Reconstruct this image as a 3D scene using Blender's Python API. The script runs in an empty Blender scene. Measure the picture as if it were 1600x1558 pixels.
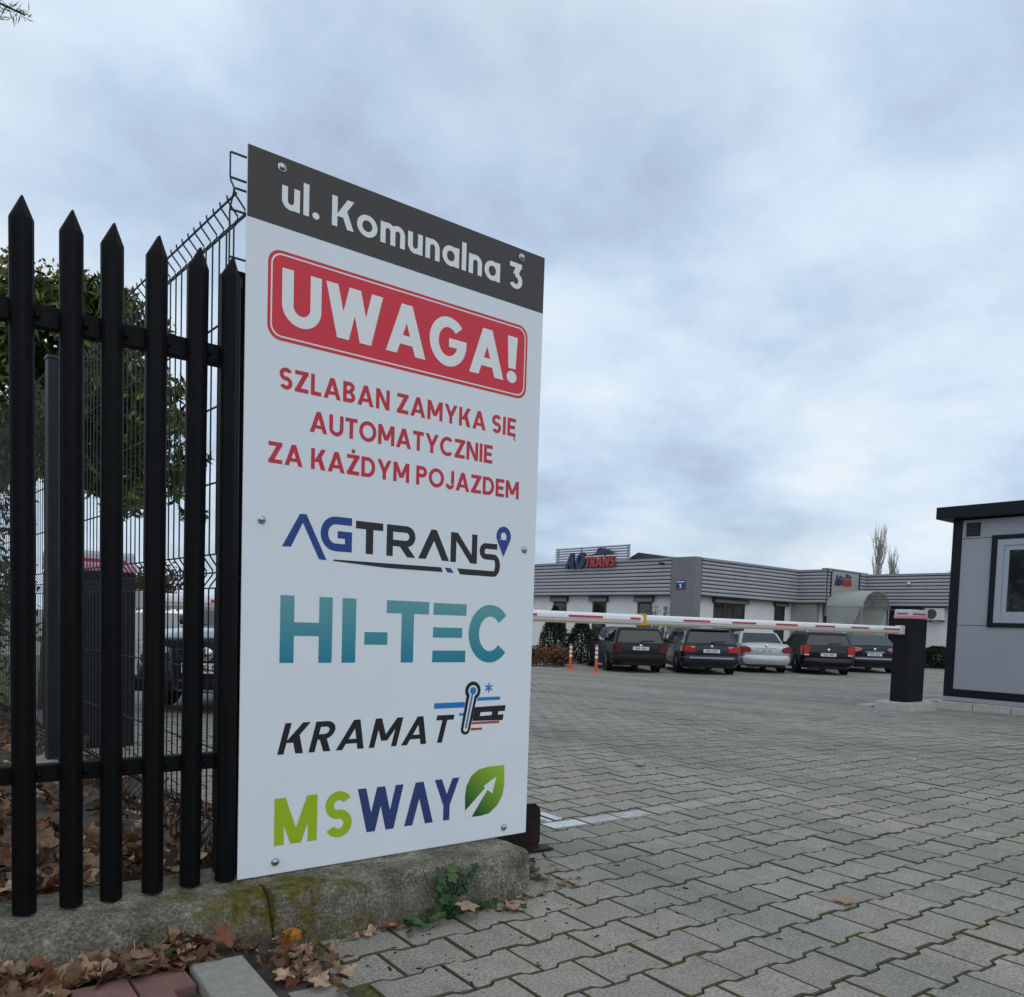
import bpy, bmesh, math, random
import numpy as np
from mathutils import Vector, Matrix, geometry, noise

random.seed(7)
rng = np.random.default_rng(7)
scene = bpy.context.scene
COL = scene.collection
R = math.radians

# ------------------------------------------------------------------ camera
# world: X runs along the street fence, Y runs into the yard, Z is up
CAM = Vector((0.0, 0.0, 0.854))
FW = Vector((0.609, 0.791, -0.0551)).normalized()
RT = Vector((0.7925, -0.6084, 0.0322))
RT = (RT - FW * RT.dot(FW)).normalized()
UP = RT.cross(FW).normalized()
cam_d = bpy.data.cameras.new('camera')
cam = bpy.data.objects.new('camera', cam_d)
COL.objects.link(cam)
m = Matrix.Identity(4)
for i, a in enumerate((RT, UP, -FW)):
    for k in range(3):
        m[k][i] = a[k]
m.translation = CAM
cam.matrix_world = m
cam_d.sensor_fit = 'HORIZONTAL'
cam_d.sensor_width = 36.0
FPX = 1278.9
cam_d.lens = FPX / 1600.0 * 36.0
cam_d.shift_y = (1044.0 - 779.0) / 1600.0
cam_d.clip_end = 3000
cam_d.clip_start = 0.05
scene.camera = cam
scene.render.resolution_x = 1024
scene.render.resolution_y = 997


def pix(p):
    q = Vector(p) - CAM
    z = q.dot(FW)
    if z < 0.1:
        return (-9e9, -9e9, z)
    return (800 + FPX * q.dot(RT) / z, 1044 - FPX * q.dot(UP) / z, z)


# ------------------------------------------------------------------ world
SUN_EL, SUN_ANG = R(38), R(-118)      # sun azimuth as a world angle from +X
world = bpy.data.worlds.new('World')
scene.world = world
world.use_nodes = True
nt = world.node_tree
nt.nodes.clear()


def N(tree, typ, **kw):
    n = tree.nodes.new(typ)
    for k, v in kw.items():
        setattr(n, k, v)
    return n


out = N(nt, 'ShaderNodeOutputWorld')
bg = N(nt, 'ShaderNodeBackground')
bg.inputs['Strength'].default_value = 0.1
nt.links.new(bg.outputs[0], out.inputs[0])
sky = N(nt, 'ShaderNodeTexSky', sky_type='NISHITA', sun_disc=False)
sky.sun_elevation = SUN_EL
sky.sun_rotation = R(90) - SUN_ANG
sky.air_density = 1.0
sky.dust_density = 2.5
tc = N(nt, 'ShaderNodeTexCoord')
sep = N(nt, 'ShaderNodeSeparateXYZ')
nt.links.new(tc.outputs['Generated'], sep.inputs[0])
zc = N(nt, 'ShaderNodeMath', operation='MAXIMUM')
nt.links.new(sep.outputs['Z'], zc.inputs[0]); zc.inputs[1].default_value = 0.0
za = N(nt, 'ShaderNodeMath', operation='ADD')
nt.links.new(zc.outputs[0], za.inputs[0]); za.inputs[1].default_value = 0.30
comb = N(nt, 'ShaderNodeCombineXYZ')
for ax in 'XY':
    dv = N(nt, 'ShaderNodeMath', operation='DIVIDE')
    nt.links.new(sep.outputs[ax], dv.inputs[0]); nt.links.new(za.outputs[0], dv.inputs[1])
    nt.links.new(dv.outputs[0], comb.inputs[ax])


def wnoise(scale, detail, rough, off, dist=0.0):
    mp = N(nt, 'ShaderNodeMapping')
    mp.inputs['Location'].default_value = off
    nt.links.new(comb.outputs[0], mp.inputs['Vector'])
    nn = N(nt, 'ShaderNodeTexNoise')
    nn.inputs['Scale'].default_value = scale
    nn.inputs['Detail'].default_value = detail
    nn.inputs['Roughness'].default_value = rough
    nn.inputs['Distortion'].default_value = dist
    nt.links.new(mp.outputs[0], nn.inputs['Vector'])
    return nn.outputs['Fac']


def ramp(tree, fac, stops):
    r = N(tree, 'ShaderNodeValToRGB')
    tree.links.new(fac, r.inputs[0])
    while len(r.color_ramp.elements) < len(stops):
        r.color_ramp.elements.new(0.5)
    for e, (p, c) in zip(r.color_ramp.elements, stops):
        e.position = p
        e.color = (c[0], c[1], c[2], 1)
    return r.outputs[0]


def mixc(tree, fac, a, b, mode='MIX'):
    mx = N(tree, 'ShaderNodeMix', data_type='RGBA', blend_type=mode)
    for sock, v in ((mx.inputs[0], fac), (mx.inputs[6], a), (mx.inputs[7], b)):
        if hasattr(v, 'links'):
            tree.links.new(v, sock)
        elif isinstance(v, (int, float)):
            sock.default_value = v
        else:
            sock.default_value = (v[0], v[1], v[2], 1)
    return mx.outputs[2]


n1 = wnoise(1.45, 8, 0.54, (2.3, 0.6, 0), 0.1)
n2 = wnoise(3.9, 8, 0.57, (0.4, 5.2, 2.0), 0.1)
nm = N(nt, 'ShaderNodeMath', operation='MULTIPLY_ADD')
nt.links.new(n2, nm.inputs[0]); nm.inputs[1].default_value = 0.45
nt.links.new(n1, nm.inputs[2])
SKYK = 10.0
cl = ramp(nt, nm.outputs[0], [(0.53, (0.455, 0.565, 0.725)), (0.635, (0.54, 0.675, 0.845)),
                              (0.745, (0.66, 0.79, 0.94)), (0.88, (0.80, 0.885, 0.96))])
sc = N(nt, 'ShaderNodeVectorMath', operation='SCALE')
sc.inputs[3].default_value = SKYK
nt.links.new(cl, sc.inputs[0])
n3 = wnoise(1.3, 5, 0.5, (7.7, 3.3, 1.0), 0.2)
gap = ramp(nt, n3, [(0.50, (0, 0, 0)), (0.75, (0.35, 0.35, 0.35))])
nt.links.new(mixc(nt, gap, sc.outputs[0], sky.outputs[0]), bg.inputs['Color'])

sun_d = bpy.data.lights.new('sun', 'SUN')
sun_d.energy = 0.6
sun_d.angle = R(64)
sun_d.color = (1.0, 0.96, 0.90)
sun = bpy.data.objects.new('sun', sun_d)
COL.objects.link(sun)
sdir = Vector((math.cos(SUN_EL) * math.cos(SUN_ANG), math.cos(SUN_EL) * math.sin(SUN_ANG), math.sin(SUN_EL)))
sun.rotation_euler = sdir.to_track_quat('Z', 'Y').to_euler()
sun.location = (0, -10, 30)

vs = scene.view_settings
vs.view_transform = 'Standard'
vs.look = 'None'
vs.exposure = 0.0
vs.gamma = 1.0
vs.use_curve_mapping = False

# ------------------------------------------------------------------ materials
MATS = {}


def mat(name, col, rough=0.6, metal=0.0, spec=0.5, coat=0.0, var=None, vscale=8.0, bump=0.0, bscale=60.0,
        emit=None, island=0.0, objrand=0.0, detail=6, coords='Object'):
    if name in MATS:
        return MATS[name]
    mt = bpy.data.materials.new(name)
    mt.use_nodes = True
    t = mt.node_tree
    b = t.nodes['Principled BSDF']
    b.inputs['Roughness'].default_value = rough
    b.inputs['Metallic'].default_value = metal
    b.inputs['Specular IOR Level'].default_value = spec
    b.inputs['Coat Weight'].default_value = coat
    b.inputs['Coat Roughness'].default_value = 0.05
    b.inputs['Base Color'].default_value = (*col, 1)
    cur = None
    co = N(t, 'ShaderNodeTexCoord')
    src = co.outputs[coords] if coords != 'World' else N(t, 'ShaderNodeNewGeometry').outputs['Position']
    if var is not None:
        nz = N(t, 'ShaderNodeTexNoise')
        nz.inputs['Scale'].default_value = vscale
        nz.inputs['Detail'].default_value = detail
        nz.inputs['Roughness'].default_value = 0.62
        t.links.new(src, nz.inputs['Vector'])
        f = ramp(t, nz.outputs['Fac'], [(0.32, (0, 0, 0)), (0.70, (1, 1, 1))])
        cur = mixc(t, f, col, var)
    if island or objrand:
        if island:
            rv = N(t, 'ShaderNodeNewGeometry').outputs['Random Per Island']
            k = island
        else:
            rv = N(t, 'ShaderNodeObjectInfo').outputs['Random']
            k = objrand
        hs = N(t, 'ShaderNodeMapRange')
        hs.inputs['To Min'].default_value = 1 - k
        hs.inputs['To Max'].default_value = 1 + k
        t.links.new(rv, hs.inputs[0])
        vm = N(t, 'ShaderNodeVectorMath', operation='SCALE')
        if cur is not None:
            t.links.new(cur, vm.inputs[0])
        else:
            vm.inputs[0].default_value = col
        t.links.new(hs.outputs[0], vm.inputs[3])
        cur = vm.outputs[0]
    if cur is not None:
        t.links.new(cur, b.inputs['Base Color'])
    if bump:
        nb = N(t, 'ShaderNodeTexNoise')
        nb.inputs['Scale'].default_value = bscale
        nb.inputs['Detail'].default_value = 8
        t.links.new(src, nb.inputs['Vector'])
        bp = N(t, 'ShaderNodeBump')
        bp.inputs['Strength'].default_value = bump
        bp.inputs['Distance'].default_value = 0.01
        t.links.new(nb.outputs['Fac'], bp.inputs['Height'])
        t.links.new(bp.outputs[0], b.inputs['Normal'])
    if emit:
        b.inputs['Emission Color'].default_value = (*emit[0], 1)
        b.inputs['Emission Strength'].default_value = emit[1]
    MATS[name] = mt
    return mt


def leafmat(name, c1, c2, c3, rough=0.65, trans=0.0):
    if name in MATS:
        return MATS[name]
    mt = bpy.data.materials.new(name)
    mt.use_nodes = True
    t = mt.node_tree
    b = t.nodes['Principled BSDF']
    b.inputs['Roughness'].default_value = rough
    b.inputs['Specular IOR Level'].default_value = 0.3
    g = N(t, 'ShaderNodeNewGeometry')
    oi = N(t, 'ShaderNodeObjectInfo')
    ad = N(t, 'ShaderNodeMath', operation='ADD'); fr = N(t, 'ShaderNodeMath', operation='FRACT')
    t.links.new(g.outputs['Random Per Island'], ad.inputs[0]); t.links.new(oi.outputs['Random'], ad.inputs[1])
    t.links.new(ad.outputs[0], fr.inputs[0])
    c = ramp(t, fr.outputs[0], [(0.0, c1), (0.5, c2), (1.0, c3)])
    tcn = N(t, 'ShaderNodeTexCoord')
    nz = N(t, 'ShaderNodeTexNoise'); nz.inputs['Scale'].default_value = 55; nz.inputs['Detail'].default_value = 5
    t.links.new(tcn.outputs['Object'], nz.inputs['Vector'])
    f = ramp(t, nz.outputs['Fac'], [(0.35, (0.62, 0.6, 0.58)), (0.65, (1.15, 1.15, 1.15))])
    c = mixc(t, 1.0, c, f, 'MULTIPLY')
    t.links.new(c, b.inputs['Base Color'])
    MATS[name] = mt
    return mt


def lin(r, g, b):
    def f(c):
        c /= 255.0
        return c / 12.92 if c <= 0.04045 else ((c + 0.055) / 1.055) ** 2.4
    return (f(r), f(g), f(b))


# ------------------------------------------------------------------ mesh helpers
class MB:
    def __init__(self):
        self.v = []; self.f = []

    def add(self, vs, fs):
        o = len(self.v)
        self.v += [tuple(p) for p in vs]
        self.f += [tuple(i + o for i in q) for q in fs]
        return self

    def box(self, x0, y0, z0, x1, y1, z1):
        vs = [(x0, y0, z0), (x1, y0, z0), (x1, y1, z0), (x0, y1, z0), (x0, y0, z1), (x1, y0, z1), (x1, y1, z1), (x0, y1, z1)]
        return self.add(vs, [(3, 2, 1, 0), (4, 5, 6, 7), (0, 1, 5, 4), (1, 2, 6, 5), (2, 3, 7, 6), (3, 0, 4, 7)])

    def cbox(self, x0, y0, z0, x1, y1, z1, c=0.01):
        """box with chamfered edges"""
        bm = bmesh.new()
        bmesh.ops.create_cube(bm, size=1)
        for v in bm.verts:
            v.co = Vector(((x0 + x1) / 2 + v.co.x * (x1 - x0), (y0 + y1) / 2 + v.co.y * (y1 - y0), (z0 + z1) / 2 + v.co.z * (z1 - z0)))
        bmesh.ops.bevel(bm, geom=list(bm.edges), offset=c, segments=2, profile=0.6, affect='EDGES')
        bm.verts.index_update()
        self.add([v.co for v in bm.verts], [[v.index for v in f.verts] for f in bm.faces])
        bm.free()
        return self

    def prism(self, pts, axis, a, b):
        """extrude a 2D polygon; axis 'x','y','z' gives the extrusion direction"""
        def mk(p, t):
            return {'x': (t, p[0], p[1]), 'y': (p[0], t, p[1]), 'z': (p[0], p[1], t)}[axis]
        n = len(pts)
        vs = [mk(p, a) for p in pts] + [mk(p, b) for p in pts]
        fs = [tuple(range(n)), tuple(range(2 * n - 1, n - 1, -1))]
        for i in range(n):
            j = (i + 1) % n
            fs.append((j, i, n + i, n + j))
        return self.add(vs, fs)

    def tube(self, pts, r, n=6, caps=True):
        pts = [Vector(p) for p in pts]
        rr = r if isinstance(r, (list, tuple)) else [r] * len(pts)
        vs = []; fs = []
        for i, p in enumerate(pts):
            d = (pts[min(i + 1, len(pts) - 1)] - pts[max(i - 1, 0)])
            if d.length < 1e-9:
                d = Vector((0, 0, 1))
            d.normalize()
            a = d.cross(Vector((0, 0, 1)) if abs(d.z) < 0.9 else Vector((1, 0, 0))).normalized()
            b = d.cross(a)
            for k in range(n):
                t = 2 * math.pi * k / n + math.pi / n
                vs.append(p + (a * math.cos(t) + b * math.sin(t)) * rr[i])
        for i in range(len(pts) - 1):
            for k in range(n):
                k2 = (k + 1) % n
                fs.append((i * n + k, i * n + k2, (i + 1) * n + k2, (i + 1) * n + k))
        if caps:
            fs.append(tuple(range(n - 1, -1, -1)))
            o = (len(pts) - 1) * n
            fs.append(tuple(o + k for k in range(n)))
        return self.add(vs, fs)

    def lathe(self, prof, n=16, org=(0, 0, 0), axis='z'):
        vs = []; fs = []
        for (r, h) in prof:
            for k in range(n):
                t = 2 * math.pi * k / n
                c, s = r * math.cos(t), r * math.sin(t)
                q = {'z': (c, s, h), 'x': (h, c, s), 'y': (c, h, s)}[axis]
                vs.append((q[0] + org[0], q[1] + org[1], q[2] + org[2]))
        for i in range(len(prof) - 1):
            for k in range(n):
                k2 = (k + 1) % n
                fs.append((i * n + k, i * n + k2, (i + 1) * n + k2, (i + 1) * n + k))
        fs.append(tuple(range(n - 1, -1, -1)))
        o = (len(prof) - 1) * n
        fs.append(tuple(o + k for k in range(n)))
        return self.add(vs, fs)

    def mesh(self, name, smooth=False):
        me = bpy.data.meshes.new(name)
        me.from_pydata(self.v, [], self.f)
        bm = bmesh.new(); bm.from_mesh(me)
        bmesh.ops.recalc_face_normals(bm, faces=bm.faces)
        bm.to_mesh(me); bm.free()
        if smooth:
            me.shade_smooth()
            try:
                me.set_sharp_from_angle(angle=R(smooth if smooth > 1 else 40))
            except Exception:
                pass
        return me

    def build(self, name, material, parent=None, smooth=False):
        return put(name, self.mesh(name, smooth), material, parent)


def put(name, me, material, parent=None, loc=None):
    o = bpy.data.objects.new(name, me)
    if material is not None and not me.materials:
        me.materials.append(material)
    COL.objects.link(o)
    if parent is not None:
        o.parent = parent
    if loc is not None:
        o.location = loc
    return o


def box(name, material, parent, x0, y0, z0, x1, y1, z1, c=0.0):
    b = MB()
    if c:
        b.cbox(x0, y0, z0, x1, y1, z1, c)
    else:
        b.box(x0, y0, z0, x1, y1, z1)
    return b.build(name, material, parent)


def thing(name, label, cat, loc=(0, 0, 0), rz=0.0, group=None):
    o = bpy.data.objects.new(name, None)
    o.empty_display_size = 0.1
    COL.objects.link(o)
    o.location = loc
    o.rotation_euler = (0, 0, rz)
    return tag(o, label, cat, group)


def tag(o, label, cat, group=None):
    o['label'] = label; o['category'] = cat
    if group:
        o['group'] = group
    return o


def structure(o):
    o['kind'] = 'structure'
    return o


# ------------------------------------------------------------------ 2D outlines (print and lettering)
def P_rect(x0, y0, x1, y1):
    return [[(x0, y0), (x1, y0), (x1, y1), (x0, y1)]]


def P_dia(x0, y0, x1, y1, w):
    return [[(x0, y0), (x0 + w, y0), (x1 + w, y1), (x1, y1)]]


def P_arc(cx, cy, rx, ry, a0, a1, t, ty=None, n=22):
    ty = t if ty is None else ty
    ps = []
    for k in range(n):
        q = []
        for (a, s) in ((k / n, 0), ((k + 1) / n, 0), ((k + 1) / n, 1), (k / n, 1)):
            an = R(a0 + (a1 - a0) * a)
            q.append((cx + (rx - s * t) * math.cos(an), cy + (ry - s * ty) * math.sin(an)))
        ps.append(q)
    return ps


def P_disc(cx, cy, rx, ry=None, n=28):
    ry = rx if ry is None else ry
    return [[(cx + rx * math.cos(2 * math.pi * k / n), cy + ry * math.sin(2 * math.pi * k / n)) for k in range(n)]]


def rrect(x0, y0, x1, y1, r, n=8):
    p = []
    for cx, cy, a in ((x1 - r, y0 + r, -90), (x1 - r, y1 - r, 0), (x0 + r, y1 - r, 90), (x0 + r, y0 + r, 180)):
        for k in range(n + 1):
            an = R(a + 90 * k / n)
            p.append((cx + r * math.cos(an), cy + r * math.sin(an)))
    return p


def P_ring(outer, inner):
    n = len(outer)
    return [[outer[i], outer[(i + 1) % n], inner[(i + 1) % n], inner[i]] for i in range(n)]


def glyph(ch, t):
    """letters of a bold geometric sans: cap height 1, stroke t. returns polygons, advance width"""
    wx = t * 1.12
    if ch == ' ':
        return [], 0.30
    if ch == 'U':
        w = .74; ps = P_rect(0, .36, t, 1) + P_rect(w - t, .36, w, 1) + P_arc(w / 2, .37, w / 2, .38, 180, 360, t)
    elif ch == 'W':
        w = 1.16; mm = (w - wx) / 2; b1 = mm / 2; b2 = (mm + w - wx) / 2
        ps = P_dia(b1, 0, 0, 1, wx) + P_dia(b1, 0, mm, 1, wx) + P_dia(b2, 0, mm, 1, wx) + P_dia(b2, 0, w - wx, 1, wx)
    elif ch == 'A':
        w = .88; mm = (w - wx) / 2
        ps = P_dia(0, 0, mm, 1, wx) + P_dia(w - wx, 0, mm, 1, wx) + P_rect(w * .22, .2, w * .78, .2 + t * .85)
    elif ch == '^':
        w = .80; mm = (w - wx) / 2
        ps = P_dia(0, 0, mm, 1, wx) + P_dia(w - wx, 0, mm, 1, wx)
    elif ch == 'G':
        w = .88; ps = P_arc(w * .5, .5, w * .5, .51, 42, 358, t, n=30) + P_rect(w * .52, .42 - t * .1, w, .42 + t * .75)
        ps += P_rect(w - t, .40, w, .5)
    elif ch == 'C':
        w = .82; ps = P_arc(w * .56, .5, w * .56, .51, 48, 312, t, n=30)
    elif ch == 'O':
        w = .94; ps = P_arc(w / 2, .5, w / 2, .51, 0, 360, t, n=36)
    elif ch == 'S':
        w = .62; ry = .255 + t / 4
        ps = P_arc(w / 2, 1.005 - ry, w / 2, ry, 28, 268, t, n=26) + P_arc(w / 2, ry - .005, w / 2, ry, 92, -152, t, n=26)
    elif ch in 'ZŻ':
        w = .66; k = t * 1.3
        ps = P_rect(0, 1 - t, w, 1) + P_rect(0, 0, w, t) + P_dia(0, t * .55, w - k, 1 - t * .55, k)
        if ch == 'Ż':
            ps += P_disc(w / 2, 1.17, t * .55)
    elif ch == 'L':
        w = .52; ps = P_rect(0, 0, t, 1) + P_rect(0, 0, w, t)
    elif ch == 'B':
        w = .64
        ps = P_rect(0, 0, t, 1) + P_rect(0, 0, w - .26, t) + P_rect(0, 1 - t, w - .29, 1) + P_rect(0, .5 - t * .45, w - .29, .5 + t * .45)
        ry = .275
        ps += P_arc(w - .28, ry, .28, ry, -90, 90, t, t, 16) + P_arc(w - .31, 1 - .255, .27, .255, -90, 90, t, t, 16)
    elif ch == 'N':
        w = .76; ps = P_rect(0, 0, t, 1) + P_rect(w - t, 0, w, 1) + P_dia(w - wx, 0, 0, 1, wx)
    elif ch == 'M':
        w = .92; mm = (w - wx) / 2
        ps = P_rect(0, 0, t, 1) + P_rect(w - t, 0, w, 1) + P_dia(mm, .22, 0, 1, wx) + P_dia(mm, .22, w - wx, 1, wx)
    elif ch == 'μ':
        w = .92; mm = (w - wx) / 2
        ps = P_rect(0, 0, t, 1) + P_rect(w - t, 0, w, 1) + P_dia(mm, 0, 0, 1, wx) + P_dia(mm, 0, w - wx, 1, wx)
    elif ch == 'Y':
        w = .80; mm = (w - wx) / 2
        ps = P_rect((w - t) / 2, 0, (w + t) / 2, .44) + P_dia(mm, .38, 0, 1, wx) + P_dia(mm, .38, w - wx, 1, wx)
    elif ch == 'K':
        w = .74; k = t * 1.25
        ps = P_rect(0, 0, t, 1) + P_dia(t * .75, .36, w - k, 1, k) + P_dia(w - k, 0, t * 1.5, .62, k)
    elif ch == 'I':
        w = t; ps = P_rect(0, 0, t, 1)
    elif ch in 'EĘ':
        w = .58; ps = P_rect(0, 0, t, 1) + P_rect(0, 0, w, t) + P_rect(0, 1 - t, w, 1) + P_rect(0, .5 - t / 2, w * .9, .5 + t / 2)
        if ch == 'Ę':
            ps += P_arc(w - .02, -.10, .13, .11, 90, 300, .065, n=12)
    elif ch == 'T':
        w = .64; ps = P_rect(0, 1 - t, w, 1) + P_rect((w - t) / 2, 0, (w + t) / 2, 1)
    elif ch == 'D':
        w = .76; ps = P_rect(0, 0, t, 1) + P_rect(0, 0, w - .40, t) + P_rect(0, 1 - t, w - .40, 1) + P_arc(w - .42, .5, .42, .5, -90, 90, t, n=20)
    elif ch in 'PR':
        w = .64; ry = .30
        ps = P_rect(0, 0, t, 1) + P_rect(0, 1 - t, w - .29, 1) + P_rect(0, 1 - 2 * ry, w - .29, 1 - 2 * ry + t) + P_arc(w - .30, 1 - ry, .30, ry, -90, 90, t, n=16)
        if ch == 'R':
            ps += P_dia(w - t * 1.1, 0, t * 1.2, .45, t * 1.2)
            w += .02
    elif ch == 'J':
        w = .52; ps = P_rect(w - t, .30, w, 1) + P_arc(w / 2, .27, w / 2, .28, 180, 360, t, n=16)
    elif ch == 'H':
        w = .74; ps = P_rect(0, 0, t, 1) + P_rect(w - t, 0, w, 1) + P_rect(0, .5 - t / 2, w, .5 + t / 2)
    elif ch == '!':
        w = t * 1.25; ps = [[(w * .14, .30), (w * .86, .30), (w, 1), (0, 1)]] + P_disc(w / 2, .115, t * .62)
    elif ch == '.':
        w = t * 1.25; ps = P_disc(w / 2, t * .55, t * .62)
    elif ch == 'u':
        w = .56; ps = P_rect(0, .3, t, .73) + P_rect(w - t, 0, w, .73) + P_arc(w / 2, .30, w / 2, .31, 180, 360, t, n=16)
    elif ch == 'l':
        w = t; ps = P_rect(0, 0, t, 1.04)
    elif ch == 'o':
        w = .72; ps = P_arc(w / 2, .365, w / 2, .375, 0, 360, t, n=30)
    elif ch == 'n':
        w = .56; ps = P_rect(0, 0, t, .73) + P_rect(w - t, 0, w, .43) + P_arc(w / 2, .43, w / 2, .31, 0, 180, t, n=16)
    elif ch == 'm':
        w = .90; a = (w + t) / 4
        ps = P_rect(0, 0, t, .73) + P_rect(w - t, 0, w, .45) + P_rect((w - t) / 2, 0, (w + t) / 2, .45)
        ps += P_arc(a, .45, a, .29, 0, 180, t, n=14) + P_arc(w - a, .45, a, .29, 0, 180, t, n=14)
    elif ch == 'a':
        w = .68; ps = P_arc(.34, .365, .34, .375, 0, 360, t, n=30) + P_rect(w - t, 0, w, .73)
    elif ch == '3':
        w = .60; k = t * 1.35
        ps = P_rect(.02, 1 - t, w - .04, 1) + P_dia(.17, .56, w - .04 - k, 1 - t * .5, k) + P_arc(w / 2, .31, w / 2, .32, 100, -150, t, n=24)
    elif ch == '-':
        w = .40; ps = P_rect(0, .40, w, .40 + t)
    else:
        w = .6; ps = P_rect(0, 0, w, 1)
    return ps, w


def text_polys(s, t, track=0.13, shear=0.0):
    x = 0; out = []
    for i, ch in enumerate(s):
        ps, w = glyph(ch, t)
        out += [[(px + x + shear * py, py) for px, py in p] for p in ps]
        x += w + (track if ch != ' ' else 0.0)
    return out, x - track


def fit(polys, w, x0, z0, x1, z1):
    return [[(x0 + px / w * (x1 - x0), z0 + py * (z1 - z0)) for px, py in p] for p in polys]


def union2d(polys):
    vs = []; fs = []
    for p in polys:
        a = sum(p[i][0] * p[(i + 1) % len(p)][1] - p[(i + 1) % len(p)][0] * p[i][1] for i in range(len(p)))
        if abs(a) < 1e-12:
            continue
        if a < 0:
            p = p[::-1]
        o = len(vs)
        vs += [Vector(q) for q in p]
        fs.append(list(range(o, o + len(p))))
    r = geometry.delaunay_2d_cdt(vs, [], fs, 0, 1e-6, True)
    nv, nf, orig = r[0], r[2], r[5]
    return [tuple(v) for v in nv], [tuple(f) for f, o in zip(nf, orig) if o]


def flat_xz(name, polys, material, parent, y):
    """flat print on a face that looks towards -Y"""
    nv, nf = union2d(polys)
    me = bpy.data.meshes.new(name)
    me.from_pydata([(x, y, z) for x, z in nv], [], nf)
    bm = bmesh.new(); bm.from_mesh(me)
    for f in bm.faces:
        f.normal_update()
        if f.normal.y > 0:
            f.normal_flip()
    bm.to_mesh(me); bm.free()
    return put(name, me, material, parent)


def solid_xz(name, polys, material, parent, y0, y1):
    """raised letters: front at y0, back at y1"""
    nv, nf = union2d(polys)
    bm = bmesh.new()
    bv = [bm.verts.new((x, y1, z)) for x, z in nv]
    for f in nf:
        try:
            bm.faces.new([bv[i] for i in f])
        except ValueError:
            pass
    r = bmesh.ops.extrude_face_region(bm, geom=list(bm.faces))
    for e in r['geom']:
        if isinstance(e, bmesh.types.BMVert):
            e.co.y = y0
    bmesh.ops.recalc_face_normals(bm, faces=bm.faces)
    me = bpy.data.meshes.new(name)
    bm.to_mesh(me); bm.free()
    return put(name, me, material, parent)


def smooth01(a, b, x):
    t = min(1.0, max(0.0, (x - a) / (b - a)))
    return t * t * (3 - 2 * t)


def gz(x, y):
    s = (x + y) * 0.70711
    z = -0.03 * min(max(0.0, s - 6), 20)
    return z - 0.18 * smooth01(6, 8.5, y) * (1 - smooth01(3.5, 7, x))

# ------------------------------------------------------------------ ground
def joint_material():
    mt = bpy.data.materials.new('mossy_joint_sand')
    mt.use_nodes = True
    t = mt.node_tree; b = t.nodes['Principled BSDF']
    b.inputs['Roughness'].default_value = 0.95
    pos = N(t, 'ShaderNodeNewGeometry').outputs['Position']
    a = N(t, 'ShaderNodeTexNoise'); a.inputs['Scale'].default_value = 1.6; a.inputs['Detail'].default_value = 5
    c = N(t, 'ShaderNodeTexNoise'); c.inputs['Scale'].default_value = 70; c.inputs['Detail'].default_value = 6
    t.links.new(pos, a.inputs['Vector']); t.links.new(pos, c.inputs['Vector'])
    f = ramp(t, a.outputs['Fac'], [(0.36, (0, 0, 0)), (0.52, (1, 1, 1))])
    soil = ramp(t, c.outputs['Fac'], [(0.3, (0.025, 0.022, 0.018)), (0.7, (0.085, 0.078, 0.062))])
    moss = ramp(t, c.outputs['Fac'], [(0.3, (0.045, 0.052, 0.014)), (0.7, (0.14, 0.145, 0.035))])
    t.links.new(mixc(t, f, soil, moss), b.inputs['Base Color'])
    bp = N(t, 'ShaderNodeBump'); bp.inputs['Strength'].default_value = 0.8; bp.inputs['Distance'].default_value = 0.01
    t.links.new(c.outputs['Fac'], bp.inputs['Height']); t.links.new(bp.outputs[0], b.inputs['Normal'])
    return mt


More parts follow.
